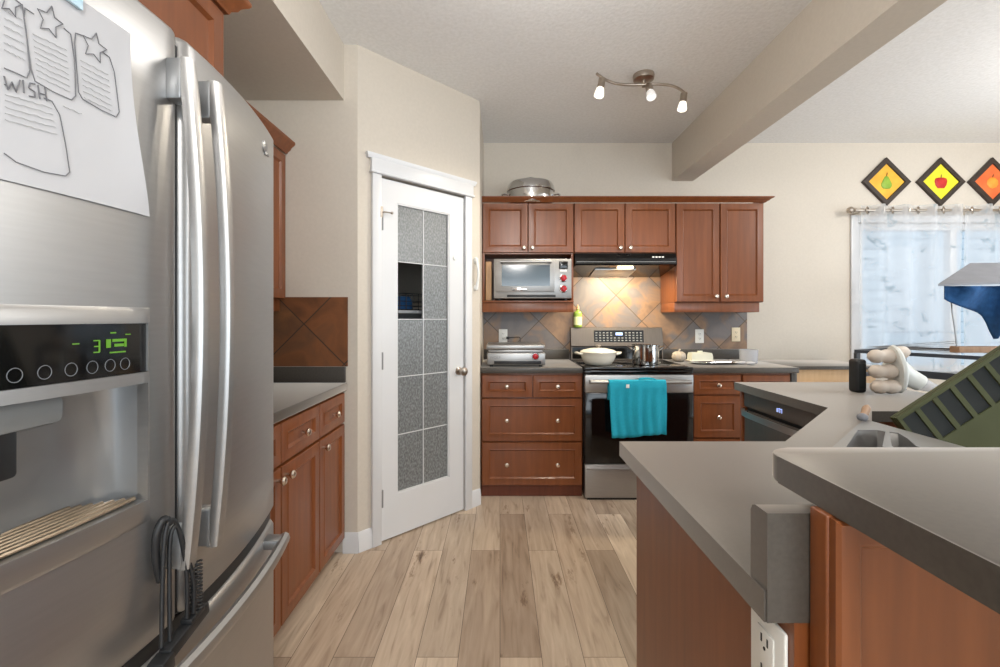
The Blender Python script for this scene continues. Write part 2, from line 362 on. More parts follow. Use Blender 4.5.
def text_on(name, s, size, m, parent, mx, bold=0):
    """lettering as a mesh, placed by a world matrix"""
    me = text(s, size, bold=bold); me.transform(W(parent).inverted() @ mx); me.materials.clear(); me.materials.append(m)
    o = bpy.data.objects.new(name, me); C.objects.link(o); o.parent = parent; return o
FACE_CAM = Matrix.Rotation(PI/2, 4, 'X')          # lettering that faces -Y

# ------------------------------------------------------------------ the room
XL, XR, YB, YF, ZC = -1.455, 5.0, 3.78, -3.3, 2.73
YE = 2.42                                   # end wall of the left counter
PA, PB = (-0.766, 2.42), (-0.138, 3.048)    # corner pantry's diagonal wall
struct(MB().box(XL-.1, XR+.1, YF-.1, YB+.1, -0.1, 0).build('floor', M['floor'], smooth=False))
struct(MB().box(XL-.1, XR+.1, YF-.1, YB+.1, ZC, ZC+.1).build('ceiling', M['ceiling'], smooth=False))
struct(MB().box(XL-.1, XL, YF, YB+.1, 0, ZC).build('wall_left', M['wall'], smooth=False))
WX0, WX1, WZ0, WZ1 = 3.0, 4.66, 0.80, 2.06
b = MB(); b.box(XL, WX0, YB, YB+.1, 0, ZC); b.box(WX1, XR, YB, YB+.1, 0, ZC); b.box(WX0, WX1, YB, YB+.1, 0, WZ0); b.box(WX0, WX1, YB, YB+.1, WZ1, ZC)
struct(b.build('wall_back', M['wall'], smooth=False))
b = MB(); b.box(XR, XR+.1, YF, -0.5, 0, ZC); b.box(XR, XR+.1, 2.3, YB+.1, 0, ZC); b.box(XR, XR+.1, -0.5, 2.3, 2.3, ZC); b.box(XR, XR+.1, -0.5, 2.3, 0, 0.15)
struct(b.build('wall_right', M['wall'], smooth=False))
b = MB(); b.box(XL, -0.5, YF-.1, YF, 0, ZC); b.box(3.8, XR, YF-.1, YF, 0, ZC); b.box(-0.5, 3.8, YF-.1, YF, 2.4, ZC); b.box(-0.5, 3.8, YF-.1, YF, 0, .25)
struct(b.build('wall_rear', M['wall'], smooth=False))
struct(MB().box(XL, PA[0], YE, YE+.09, 0, ZC).build('wall_end', M['wall'], smooth=False))
struct(MB().box(PB[0]-.1, PB[0], PB[1]+0.01, YB, 0, ZC).build('wall_pantry_return', M['wall'], smooth=False))
# diagonal pantry wall with the door opening (local x along the wall, -y towards the kitchen)
DL, R45 = 0.888, PI/4
def diag(name_or_none=None):
    o = bpy.data.objects.new(name_or_none, None); C.objects.link(o); o.location = (PA[0], PA[1], 0); o.rotation_euler = (0, 0, R45); return o
def diagmesh(mb, name, m, parent=None, smooth=True):
    bmesh.ops.transform(mb.bm, matrix=Matrix.Translation((PA[0], PA[1], 0)) @ Matrix.Rotation(R45, 4, 'Z'), verts=mb.bm.verts)
    return mb.build(name, m, parent, smooth)
D0, D1, DH = 0.135, 0.75, 2.045
b = MB(); b.box(0, D0-.01, 0, .1, 0, ZC); b.box(D1+.01, DL, 0, .1, 0, ZC); b.box(D0-.01, D1+.01, 0, .1, DH+.012, ZC)
struct(diagmesh(b, 'wall_pantry', M['wall'], smooth=False))
# bulkhead over the left cabinets, and the dropped beam
struct(MB().box(XL, -0.838, YF, YE, 2.43, ZC).build('trim_1', M['wall'], smooth=False))
struct(MB().box(1.445, 1.62, YF, YB, 2.41, ZC).build('trim_2', M['wall'], smooth=False))
# pantry door casing with a crowned header
b = MB()
b.box(.079, D0, -.02, 0, 0, DH+.02, .003); b.box(D1, .805, -.02, 0, 0, DH+.02, .003)
b.box(.072, .812, -.026, 0, DH+.015, DH+.095, .003)
b.box(.066, .818, -.034, 0, DH+.012, DH+.026, .004)
b.sweep([(0, 0), (.020, 0), (.022, .008), (.028, .018), (.028, .028), (0, .028)], [((.072, 0, DH+.092), (-1, 0, 0)), ((.072, 0, DH+.092), (-1, -1, 0)), ((.812, 0, DH+.092), (1, -1, 0)), ((.812, 0, DH+.092), (1, 0, 0))])
struct(diagmesh(b, 'trim_3', M['white']))
# baseboards
def bb(mb, x0, x1, mx=None):
    pr = [(0, 0), (.014, 0), (.014, .075), (.010, .085), (.010, .098), (.004, .108), (0, .108)]
    mb.sweep(pr, [((x0, 0, 0), (0, -1, 0)), ((x1, 0, 0), (0, -1, 0))]); return mb
b = MB(); bb(b, 0, .079); bb(b, .805, DL); struct(diagmesh(b, 'baseboard_pantry', M['white']))
b = MB(); b.sweep([(0, 0), (.014, 0), (.014, .075), (.010, .085), (.010, .098), (.004, .108), (0, .108)], [((-0.842, YE, 0), (0, -1, 0)), ((PA[0]+.006, YE, 0), (0, -1, 0))]); struct(b.build('baseboard_end', M['white']))
b = MB(); b.sweep([(0, 0), (.014, 0), (.014, .075), (.010, .085), (.010, .098), (.004, .108), (0, .108)], [((2.75, YB, 0), (0, -1, 0)), ((XR, YB, 0), (0, -1, 0))]); struct(b.build('baseboard_back', M['white']))

# pantry door: five rows by two columns of textured panes, one of them clear
door = struct(bpy.data.objects.new('door_1', None)); C.objects.link(door); door.location = (PA[0], PA[1], 0); door.rotation_euler = (0, 0, R45)
G0, G1, GZ0, GZ1 = .244, .629, .246, 1.923
b = MB()
y0, y1 = .0, .036
b.box(D0+.003, G0, y0, y1, .008, DH); b.box(G1, D1-.003, y0, y1, .008, DH)
b.box(G0, G1, y0, y1, .008, GZ0, .0); b.box(G0, G1, y0, y1, GZ1, DH, .0)
# glazing bead
for a in (0, 1):
    pass
b.box(G0, G0+.008, y0+.004, y1-.004, GZ0, GZ1); b.box(G1-.008, G1, y0+.004, y1-.004, GZ0, GZ1); b.box(G0, G1, y0+.004, y1-.004, GZ0, GZ0+.008); b.box(G0, G1, y0+.004, y1-.004, GZ1-.008, GZ1)
b.build('door_panel', M['white'], door, local=True)
gm = (G0+G1)/2; rh = (GZ1-GZ0)/5
b = MB(); b.box(gm-.0022, gm+.0022, .012, .024, GZ0+.006, GZ1-.006)
for i in range(1, 5): b.box(G0+.006, G1-.006, .012, .024, GZ0+rh*i-.0022, GZ0+rh*i+.0022)
b.build('lead_came', M['white'], door, local=True, smooth=False)
for r in range(5):
    for c in range(2):
        xa, xb = (G0+.008, gm-.003) if c == 0 else (gm+.003, G1-.008)
        za, zb = GZ0+rh*r+.003+(0.005 if r == 0 else 0), GZ0+rh*(r+1)-.003-(0.005 if r == 4 else 0)
        clear = (c == 0 and r == 3)
        if clear: continue          # this pane is missing: an open gap
        MB().box(xa, xb, .016, .020, za, zb).build('glass_pane', M['rain'], door, local=True, smooth=False)
b = MB(); b.lathe([(.026, 0), (.026, .006), (.012, .010), (.010, .030), (.022, .038), (.028, .050), (.026, .062), (.014, .068)], (.703, 0, .917), (0, -1, 0)); b.build('door_knob', M['nickel'], door, local=True)
for z in (.25, 1.02, 1.80):
    b = MB(); b.box(D0+.002, D0+.016, -.004, .002, z-.045, z+.045, .001); b.lathe([(.008, -.048), (.008, .048)], (D0+.006, -.010, z), n=10); b.build('hinge', M['hinge'], door, local=True)
b = MB(); b.tube([(D0, -.014, 1.845), (D0+.01, -.03, 1.85), (D0+.05, -.035, 1.85)], .004); b.ball((D0+.055, -.035, 1.85), .008); b.lathe([(.009, -.03), (.009, .03)], (D0, -.016, 1.85), n=10); b.build('door_stop', M['nickel'], door, local=True)
b = MB(); b.lathe([(.013, 0), (.013, .008), (.009, .010)], (.668, 0, 1.645), (0, -1, 0), n=16); b.build('round_button', M['whitep'], door, local=True)
# pantry shelves and goods seen through the clear pane
def in_diag(x, y, z): return Matrix.Translation((PA[0], PA[1], 0)) @ Matrix.Rotation(R45, 4, 'Z') @ Vector((x, y, z))
t = thing('pantry_shelf', 'white shelf inside the dark pantry behind the open gap of the door', 'shelf', in_diag(.58, .36, 1.29), R45)
MB().box(-.22, .25, -.12, .18, 0, .02, .002).build('shelf_board', M['white'], t, local=True)
MB().box(-.22, .25, .175, .185, -.06, 0).build('cleat', M['white'], t, local=True)
b = MB()
for i in range(9): b.tube([(-.2+.048*i, -.10, .024), (-.2+.048*i, -.10, .13)], .003, 6)
for z in (.026, .05, .08, .13): b.tube([(-.2, -.10, z), (.19, -.10, z), (.19, .1, z), (-.2, .1, z), (-.2, -.10, z)], .003, 6)
o = b.build('wire_basket', M['blackm']); o.location = in_diag(.58, .36, 1.29); o.rotation_euler = (0, 0, R45); tag(o, 'black wire basket on the pantry shelf behind the open gap of the door', 'basket')
b = MB(); b.loft([[(-.07+k*.0, -.06, .028), (.02, -.06, .028), (.02, 0, .028), (-.07, 0, .028)], [(-.075, -.05, .07), (.03, -.05, .07), (.03, -.01, .07), (-.075, -.01, .07)], [(-.06, -.035, .115), (.015, -.035, .115), (.015, -.025, .115), (-.06, -.025, .115)]]) if False else None
b = MB(); b.loft([[(-.17, -.07, .028), (-.03, -.07, .028), (-.03, 0, .028), (-.17, 0, .028)], [(-.175, -.06, .07), (-.025, -.06, .07), (-.025, -.01, .07), (-.175, -.01, .07)], [(-.16, -.04, .115), (-.04, -.04, .115), (-.04, -.03, .115), (-.16, -.03, .115)]])
o = b.build('snack_bag', M['blue']); o.location = in_diag(.58, .36, 1.29); o.rotation_euler = (0, 0, R45); tag(o, 'blue snack bag in the pantry basket behind the open gap of the door', 'bag')

# window with daylight, neighbour outside
win = struct(bpy.data.objects.new('window_1', None)); C.objects.link(win); win.location = (WX0, YB, WZ0)
b = MB()
for (x0, x1, z0, z1) in ((WX0, WX0+.06, WZ0, WZ1), (WX1-.06, WX1, WZ0, WZ1), (WX0+.06, WX1-.06, WZ0, WZ0+.06), (WX0+.06, WX1-.06, WZ1-.06, WZ1), (3.80, 3.86, WZ0+.06, WZ1-.06)):
    b.box(x0, x1, YB+.02, YB+.08, z0, z1, .004)
b.build('window_frame', M['white'], win)
MB().box(WX0+.05, 3.81, YB+.045, YB+.050, WZ0+.05, WZ1-.05).build('glass_pane', M['glass'], win, smooth=False)
MB().box(3.85, WX1-.05, YB+.045, YB+.050, WZ0+.05, WZ1-.05).build('glass_pane', M['glass'], win, smooth=False)
MB().box(WX0-.05, WX1+.05, YB-.035, YB+.02, WZ0-.025, WZ0, .004).build('window_sill', M['white'], win)
b = MB(); b.box(WX0-.06, WX0, YB-.016, YB, WZ0, WZ1+.06, .003); b.box(WX1, WX1+.06, YB-.016, YB, WZ0, WZ1+.06, .003); b.box(WX0, WX1, YB-.016, YB, WZ1, WZ1+.06, .003)
b.build('window_casing', M['white'], win)
nb = thing('neighbour_house', 'pale sided neighbour house seen through the dining window', 'house', (7, 8.5, 0))
b = MB(); b.box(3.5, 12.5, 8.5, 12, -.6, 4.6); b.build('siding_wall', M['siding'], nb, smooth=False)
b = MB(); b.box(7.3, 8.6, 8.44, 8.52, 1.0, 2.6, .02); b.build('house_window', M['white'], nb)
b = MB(); b.sweep([(0, 0), (.35, 0), (.35, .12), (0, .5)], [((3.3, 8.5, 4.6), (0, -1, 0)), ((12.7, 8.5, 4.6), (0, -1, 0))]); b.build('eave', M['grey'], nb, smooth=False)
struct(MB().box(-12, 20, YB+.2, 26, -.7, -.6).build('trim_4', M['snow'], smooth=False))

# curtain rod, rings and two sheer panels
RZ, RY = 2.145, YB-.085
rod = thing('curtain_rod', 'silver curtain rod with ball end above the dining window', 'curtain rod', (2.92, RY, RZ))
MB().tube([(2.92, RY, RZ), (4.8, RY, RZ)], .011, 12).build('pole', M['nickel'], rod)
b = MB(); b.lathe([(.011, 0), (.016, .004), (.016, .012), (.010, .018), (.024, .032), (.030, .048), (.022, .066), (.004, .074)], (2.925, RY, RZ), (-1, 0, 0), 18); b.build('finial', M['nickel'], rod)
b = MB(); b.tube([(2.955, RY, RZ-.012), (2.955, RY+.02, RZ-.02), (2.955, YB-.006, RZ-.02)], .006); b.box(2.94, 2.97, YB-.006, YB, RZ-.05, RZ+.01, .002); b.build('bracket', M['nickel'], rod)
def curtain(x0, x1, waves, label, seed):
    rnd = random.Random(seed); n = int(waves*14); zs = [RZ+.045, RZ-.06, 1.86, 1.6, 1.3, 1.0, .83]
    t = thing('sheer_curtain', label, 'curtain', ((x0+x1)/2, RY, .83), group='sheer curtains at the dining window')
    ph = [rnd.uniform(-.5, .5) for _ in range(n+1)]
    b = MB(); rows = []
    for zi, z in enumerate(zs):
        row = []
        for i in range(n+1):
            u = i/n; amp = .030+.012*math.sin(u*9+zi)
            row.append((x0+(x1-x0)*u+.006*math.sin(zi*1.3+u*20), RY+amp*math.sin(u*waves*2*PI+.12*zi), z))
        rows.append(row)
    b.loft(rows, (False, False), closed=False); b.build('curtain_panel', M['sheer'], t, angle=3)
    for k in range(int(waves*2)):
        xx = x0+(x1-x0)*(k+.5)/(waves*2)
        g = MB(); g.tube([(xx+.0*math.cos(a), RY+.026*math.cos(a), RZ+.026*math.sin(a)) for a in [2*PI*j/14 for j in range(15)]], .006, 8)
        bmesh.ops.rotate(g.bm, cent=(xx, RY, RZ), matrix=Matrix.Rotation(.9 if k % 2 else -.9, 3, 'Z'), verts=g.bm.verts)
        g.build('grommet', M['nickel'], t)
curtain(2.965, 3.80, 4, 'left sheer embroidered curtain panel in front of the window', 1)
curtain(3.82, 4.74, 4, 'right sheer embroidered curtain panel behind the blue cloth', 2)

# three diamond fruit pictures
def picture(cx, label, bgcol, fruit):
    cz, a = 2.40, .205
    t = thing('framed_picture', label, 'picture', (cx, YB, cz), group='diamond fruit pictures over the window')
    def ring(h, y): return [(cx, YB+y, cz-h), (cx+h, YB+y, cz), (cx, YB+y, cz+h), (cx-h, YB+y, cz)]
    MB().loft([ring(a, -.001), ring(a, -.018), ring(a-.006, -.022), ring(a-.050, -.022), ring(a-.056, -.012)], (True, False)).build('frame', M['frame'], t, smooth=False)
    MB().loft([ring(a-.054, -.004), ring(a-.054, -.013)]).build('canvas', bgcol, t, smooth=False)
    if fruit == 'pear':
        MB().lathe([(.002, -.055), (.03, -.052), (.045, -.03), (.044, -.01), (.032, .015), (.022, .035), (.016, .048), (.002, .054)], (cx, YB-.014, cz-.005), n=20, sy=.16).build('fruit', M['pear'], t)
        MB().tube([(cx, YB-.014, cz+.045), (cx+.006, YB-.014, cz+.075)], .003, 6).build('stem', M['wooddark'], t)
    elif fruit == 'apple':
        MB().lathe([(.006, -.045), (.028, -.046), (.046, -.02), (.054, .012), (.046, .036), (.026, .042), (.006, .034)], (cx, YB-.014, cz-.008), n=20, sy=.16).build('fruit', M['apple'], t)
        MB().tube([(cx, YB-.014, cz+.025), (cx+.004, YB-.014, cz+.06)], .003, 6).build('stem', M['wooddark'], t)
    else:
        MB().lathe([(.002, -.046), (.03, -.038), (.048, -.01), (.045, .02), (.025, .042), (.002, .048)], (cx, YB-.014, cz-.01), n=20, sy=.16).build('fruit', M['orange'], t)
        MB().tube([(cx, YB-.014, cz+.036), (cx+.008, YB-.014, cz+.06)], .003, 6).build('stem', M['wooddark'], t)
M['frame'] = noise_mat('dark_picture_frame', [(0.3, (44, 34, 28)), (0.7, (56, 44, 36))], (1, 1, 1), 0.4, 20, 3)
M['amber'] = noise_mat('amber_canvas', [(0.3, (226, 160, 40)), (0.7, (238, 190, 60))], (1, 1, 1), 0.6, 9, 3)
M['yellow'] = noise_mat('yellow_canvas', [(0.3, (226, 214, 30)), (0.7, (236, 224, 50))], (1, 1, 1), 0.6, 9, 3)
M['orangec'] = noise_mat('orange_canvas', [(0.3, (222, 96, 44)), (0.7, (232, 122, 60))], (1, 1, 1), 0.6, 9, 3)
M['pear'] = noise_mat('pear_green', [(0.3, (120, 160, 40)), (0.7, (150, 184, 60))], (1, 1, 1), 0.5, 20, 3)
M['apple'] = noise_mat('apple_red', [(0.3, (176, 24, 20)), (0.7, (204, 44, 34))], (1, 1, 1), 0.5, 20, 3)
M['orange'] = noise_mat('fruit_orange', [(0.3, (236, 140, 40)), (0.7, (246, 168, 60))], (1, 1, 1), 0.5, 20, 3)
picture(3.235, 'diamond-hung picture of a green pear on amber in dark frame', M['amber'], 'pear')
picture(3.690, 'diamond-hung picture of a red apple on yellow in dark frame', M['yellow'], 'apple')
picture(4.122, 'diamond-hung picture of an orange fruit on orange in dark frame', M['orangec'], 'orange')

# ------------------------------------------------------------------ cabinets
def knob(parent, x, z, y=-.02):
    b = MB(); b.lathe([(.007, 0), (.006, .012), (.010, .016), (.0155, .022), (.0165, .028), (.012, .034), (.003, .036)], (x, y, z), (0, -1, 0), 16)
    return b.build('knob', M['knob'], parent, local=True)
def fronts(t, lst, stile=.045):
    for kind, x0, x1, z0, z1, kn in lst:
        p = MB().panel(x0, x1, z0, z1, stile=min(stile, (z1-z0)*.27)).build(kind, M['wood'], t, local=True)
        for kx, kz in kn: knob(p, kx, kz)
def base_cabinet(label, loc, rz, w, d, fr, toe=.085, group='base cabinets', rec=.06):
    t = thing('base_cabinet', label, 'cabinet', loc, rz, group)
    MB().box(.0005, w-.0005, 0, d, toe, .872, .001).build('body', M['wood'], t, local=True)
    MB().box(.0005, w-.0005, rec, rec+.015, 0, toe-.001).build('toe_kick', M['wooddark'], t, local=True)
    fronts(t, fr); return t
CROWN = [(0, 0), (.008, 0), (.012, .010), (.024, .018), (.030, .030), (.046, .044), (.050, .050), (.050, .060), (0, .060)]

# left run (fronts look to +X): local x = world Y
XF = -0.848
base_cabinet('left base cabinet beside the refrigerator with paired door knobs', (XF, 1.345, 0), PI/2, .72, .60, [
    ('drawer', .003, .357, .705, .862, [(.18, .782)]), ('drawer', .363, .717, .705, .862, [(.54, .782)]),
    ('door', .003, .357, .088, .695, [(.325, .655)]), ('door', .363, .717, .088, .695, [(.397, .655)])])
base_cabinet('left base cabinet next to the pantry with one drawer and door', (XF, 2.067, 0), PI/2, .343, .60, [
    ('drawer', .003, .333, .705, .862, [(.168, .782)]), ('door', .003, .333, .088, .695, [(.036, .655)])])
t = thing('countertop', 'charcoal laminate counter to the left of the pantry', 'countertop', (-1.1, 1.9, .874))
def bullnose(mb, pts_front, *a): pass
b = MB(); b.box(XL+.001, -.82, 1.30, YE-.001, .874, .914, .006, 3); b.build('counter_slab', M['laminate'], t)
b = MB(); b.box(XL+.02, -.825, YE-.02, YE-.001, .9145, 1.00, .005, 3); b.box(XL+.001, XL+.02, 1.30, YE-.001, .9145, 1.00, .005, 3); b.build('splash_lip', M['laminate'], t)
o = MB().box(XL+.003, -.817, YE-.010, YE-.0005, 1.001, 1.372).build('trim_5', M['slatebrown'], smooth=False); o.data.transform(Matrix.Translation((1.05, 0, -1.228))); o.location = (-1.05, 0, 1.228); struct(o)

def crown(name_parent, stations, m=None):
    return MB().sweep(CROWN, stations).build('crown_moulding', M['wood'], name_parent)
# left upper cabinet
t = thing('wall_cabinet', 'left cherry wall cabinet beyond the refrigerator, above the tile', 'cabinet', (-1.17, 1.55, 1.36), PI/2, 'wall cabinets')
MB().box(0, .868, 0, .28, 0, .78, .001).build('body', M['wood'], t, local=True)
fronts(t, [('door', .003, .432, .003, .775, [(.39, .06)]), ('door', .436, .865, .003, .775, [(.475, .06)])])
MB().box(0, .868, .01, .03, -.065, -.001, .002).build('valance', M['wood'], t, local=True)
MB().sweep(CROWN, [((0, -.02, .781), (0, -1, 0)), ((.868, -.02, .781), (0, -1, 0))]).build('crown_moulding', M['wood'], t, local=True)
# over-fridge cabinet
t = thing('wall_cabinet', 'deep cherry cabinet above the refrigerator', 'cabinet', (-.815, .33, 1.82), PI/2, 'wall cabinets')
MB().box(0, .97, 0, .63, 0, .32, .001).build('body', M['wood'], t, local=True)
fronts(t, [('door', .003, .483, .003, .317, [(.44, .05)]), ('door', .487, .967, .003, .317, [(.53, .05)])])
MB().sweep(CROWN, [((0, -.02, .321), (0, -1, 0)), ((.97, -.02, .321), (1, -1, 0)), ((.97, .628, .321), (1, 0, 0))]).build('crown_moulding', M['wood'], t, local=True)

# back run
YBF = YB-.605
base_cabinet('four-drawer cherry base cabinet left of the range', (-.132, YBF, 0), 0, .713, .60, [
    ('drawer', .006, .359, .702, .860, [(.18, .781)]), ('drawer', .363, .707, .702, .860, [(.535, .781)]),
    ('drawer', .006, .707, .396, .693, [(.18, .545), (.535, .545)]), ('drawer', .006, .707, .086, .386, [(.18, .236), (.535, .236)])], rec=.012)
base_cabinet('cherry base cabinet right of the range below the wall outlets', (1.346, YBF, 0), 0, .70, .60, [
    ('drawer', .012, .345, .722, .860, [(.18, .79)]), ('drawer', .357, .690, .722, .860, [(.52, .79)]),
    ('drawer', .012, .345, .420, .712, [(.18, .566)]), ('drawer', .012, .345, .086, .410, [(.18, .25)]),
    ('door', .357, .690, .086, .712, [(.395, .67)])], rec=.012)
t = thing('countertop', 'charcoal laminate counter left of the range under the grill', 'countertop', (.2, 3.45, .874))
MB().box(-.137, .580, YB-.64, YB-.001, .874, .914, .006, 3).build('counter_slab', M['laminate'], t)
MB().box(-.137, .580, YB-.021, YB-.001, .9145, 1.0, .005, 3).build('splash_lip', M['laminate'], t)
t = thing('countertop', 'charcoal laminate counter right of the range with dishes on it', 'countertop', (1.7, 3.45, .874))
MB().box(1.346, 2.09, YB-.64, YB-.001, .874, .914, .006, 3).build('counter_slab', M['laminate'], t)
MB().box(1.346, 2.075, YB-.021, YB-.001, .9145, 1.0, .005, 3).build('splash_lip', M['laminate'], t)
MB().box(2.050, 2.088, YBF-.012, YB-.002, .0, .873, .002).build('end_panel', M['laminate'], t)
# slate backsplash
tile = MB().box(-.972-.137+.972, 2.07, YB-.010, YB-.0005, .90, 1.78).build('trim_6', M['slate'], smooth=False)
tile.data.transform(Matrix.Translation((-.972, 0, -1.449))); tile.location = (.972, 0, 1.449); struct(tile)

UF = YB-.325
def wall_cab(label, x0, x1, z0, z1, fr):
    t = thing('wall_cabinet', label, 'cabinet', (x0, UF, z0), 0, 'wall cabinets')
    fronts(t, fr); return t
# left: doors over an open oven niche
x0, w = -.136, .700; z0 = 1.395
t = wall_cab('cherry wall cabinet with the toaster oven niche left of the hood', x0, x0+w, z0, 2.14, [
    ('door', .004, .348, .365, .742, [(.318, .40)]), ('door', .352, .696, .365, .742, [(.382, .40)])])
b = MB(); b.box(0, .018, 0, .32, -.0, .745, .001); b.box(w-.018, w, 0, .32, 0, .745, .001); b.box(.018, w-.018, 0, .32, .355, .373); b.box(.018, w-.018, 0, .32, .727, .745); b.box(.018, w-.018, .30, .32, 0, .355)
b.build('body', M['wood'], t, local=True)
MB().box(.0, w, -.02, .32, -.016, -.001, .002).build('shelf', M['wood'], t, local=True)
MB().box(.0, w, -.005, .012, -.09, -.017, .003).build('valance', M['wood'], t, local=True)
# middle over hood
t = wall_cab('short cherry wall cabinet directly above the range hood', .566, 1.342, 1.755, 2.14, [
    ('door', .004, .386, .004, .382, [(.35, .04)]), ('door', .390, .772, .004, .382, [(.426, .04)])])
MB().box(.0005, .7755, 0, .32, 0, .385, .001).build('body', M['wood'], t, local=True)
# right tall
t = wall_cab('tall cherry wall cabinet right of the range hood', 1.3425, 2.018, 1.38, 2.14, [
    ('door', .004, .334, .004, .757, [(.300, .045)]), ('door', .341, .671, .004, .757, [(.376, .045)])])
MB().box(0.001, .6755, 0, .32, 0, .76, .001).build('body', M['wood'], t, local=True)
b = MB(); b.box(.001, .655, .01, .028, -.075, -.001, .002); b.box(.001, .018, .028, .31, -.075, -.001, .002); b.box(.637, .655, .028, .31, -.075, -.001, .002); b.build('valance', M['wood'], t, local=True)
cr = MB().sweep([(a, c*.62) for a, c in CROWN], [((-.136, UF-.02, 2.141), (0, -1, 0)), ((2.018, UF-.02, 2.141), (1, -1, 0)), ((2.018, YB-.003, 2.141), (1, 0, 0))])
tag(cr.build('crown_moulding', M['wood']), 'long cherry crown moulding on top of the back wall cabinets', 'moulding')

# ------------------------------------------------------------------ refrigerator
YC = .775
def fx(y): return -.548-.33*(y-YC)**2
fridge = thing('refrigerator', 'stainless french door refrigerator with water dispenser', 'refrigerator', (-1.0, YC, 0))
def curved(ys, zs, mask, front, back):
    """solid skin over a grid of (y, z) cells; front / back give x at a grid point"""
    b = MB(); bm = b.bm; fv, bv = {}, {}
    def V(d, fn, i, j):
        if (i, j) not in d: d[(i, j)] = bm.verts.new((fn(ys[i], zs[j]), ys[i], zs[j]))
        return d[(i, j)]
    on = lambda i, j: 0 <= i < len(ys)-1 and 0 <= j < len(zs)-1 and mask((ys[i]+ys[i+1])/2, (zs[j]+zs[j+1])/2)
    for i in range(len(ys)-1):
        for j in range(len(zs)-1):
            if not on(i, j): continue
            q = [(i, j), (i+1, j), (i+1, j+1), (i, j+1)]
            bm.faces.new([V(fv, front, *k) for k in q]); bm.faces.new([V(bv, back, *k) for k in q[::-1]])
            for (di, dj), (a, c) in zip(((0, -1), (1, 0), (0, 1), (-1, 0)), ((q[0], q[1]), (q[1], q[2]), (q[2], q[3]), (q[3], q[0]))):
                if not on(i+di, j+dj):
                    bm.faces.new([V(fv, front, *a), V(bv, back, *a), V(bv, back, *c), V(fv, front, *c)])
    return b
def grid(a, b, n, extra=()):
    g = [a+(b-a)*i/n for i in range(n+1)]
    for e in extra:
        if a < e < b:
            g = [v for v in g if abs(v-e) > .006 or v in (a, b)] + [e]
    return sorted(set(g))
def door_front(ya, yb, za, zb):
    def f(y, z):
        e = 0
        for d in (y-ya, yb-y): e += .014*(1-min(d, .014)/.014)**2 if d < .014 else 0
        for d in (z-za, zb-z): e += .010*(1-min(d, .010)/.010)**2 if d < .010 else 0
        return fx(y)-e
    return f
DISP = (.372, .704, .944, 1.276)
REC = (.392, .697, .979, 1.160); PAN = (.388, .697, 1.177, 1.252)
HOLE = (.384, .701, .962, 1.262)
def fdoor(name, ya, yb, za, zb, hole=None, n=26):
    ex_y = [ya+.003, ya+.007, ya+.014, yb-.003, yb-.007, yb-.014]; ex_z = [za+.003, za+.010, zb-.003, zb-.010]
    if hole: ex_y += [hole[0], hole[1]]; ex_z += [hole[2], hole[3]]
    ys = grid(ya, yb, n, ex_y); zs = grid(za, zb, 8, ex_z)
    msk = (lambda y, z: not (hole[0] < y < hole[1] and hole[2] < z < hole[3])) if hole else (lambda y, z: True)
    return curved(ys, zs, msk, door_front(ya, yb, za, zb), lambda y, z: -.645).build(name, M['steel'], fridge, angle=1.1)
MB().box(-1.43, -.655, YC-.453, YC+.453, .02, 1.742, .004).build('body', M['grey'], fridge)
MB().box(-.66, -.646, YC-.447, YC+.447, .10, 1.735).build('door_gasket', M['blackm'], fridge, smooth=False)
MB().box(-1.40, -.68, YC-.44, YC+.44, 0, .022).build('kick_grille', M['blackm'], fridge, smooth=False)
ld = fdoor('door', YC-.455, YC-.005, .744, 1.750, HOLE)
rd = fdoor('door', YC+.005, YC+.455, .744, 1.750)
fz = fdoor('freezer_drawer', YC-.455, YC+.455, .09, .716, None, 44)
curved(grid(YC-.445, YC+.445, 30), [.7165, .7435], lambda y, z: True, lambda y, z: fx(y)-.010, lambda y, z: -.645).build('drawer_gap_shade', M['blackm'], fridge)  # black strip standing in for the shade in the gap above the drawer
MB().box(-.645, fx(YC)-.012, YC-.0046, YC+.0046, .75, 1.73).build('door_gap_shade', M['blackm'], fridge, smooth=False)  # black strip painted in as the dark of the gap between the doors
for yy in (YC-.40, YC+.40):
    MB().box(-.76, -.68, yy-.03, yy+.03, 1.7425, 1.758, .004).build('hinge_cover', M['blackm'], fridge)
def bar_handle(parent, y, z0, z1, bow):
    b = MB(); n = 24; rings = []
    def hx(z):
        u = (z-(z0+z1)/2)/((z1-z0)/2)
        return -.522+bow*(1-u*u)
    for i in range(n+1):
        z = z0+(z1-z0)*i/n; x = hx(z)
        pr = [(-.009, -.012), (.002, -.013), (.008, -.009), (.010, 0), (.008, .009), (.002, .013), (-.009, .012)]
        rings.append([(x+a, y+c, z) for a, c in pr])
    b.loft(rings); h = b.build('handle', M['steel'], parent)
    for z in (z0+.035, z1-.035):
        MB().box(fx(y)-.004, hx(z)-.006, y-.014, y+.014, z-.034, z+.034, .004).build('handle_mount', M['greym'], h)
    return h
bar_handle(ld, .752, .845, 1.690, .024)
bar_handle(rd, .826, .845, 1.690, .024)
b = MB(); rings = []
for i in range(33):
    y = YC-.385+.77*i/32; u = (y-YC)/.385; x = -.505-.048*u*u
    rings.append([(x+a, y, .695+c) for a, c in [(-.010, -.010), (0, -.014), (.009, -.010), (.012, 0), (.009, .010), (0, .014), (-.010, .010)]])
h = b.loft(rings).build('handle', M['steel'], fz)
for y in (YC-.36, YC+.36): MB().box(fx(y)-.004, -.545, y-.02, y+.02, .683, .707, .004).build('handle_mount', M['greym'], h)
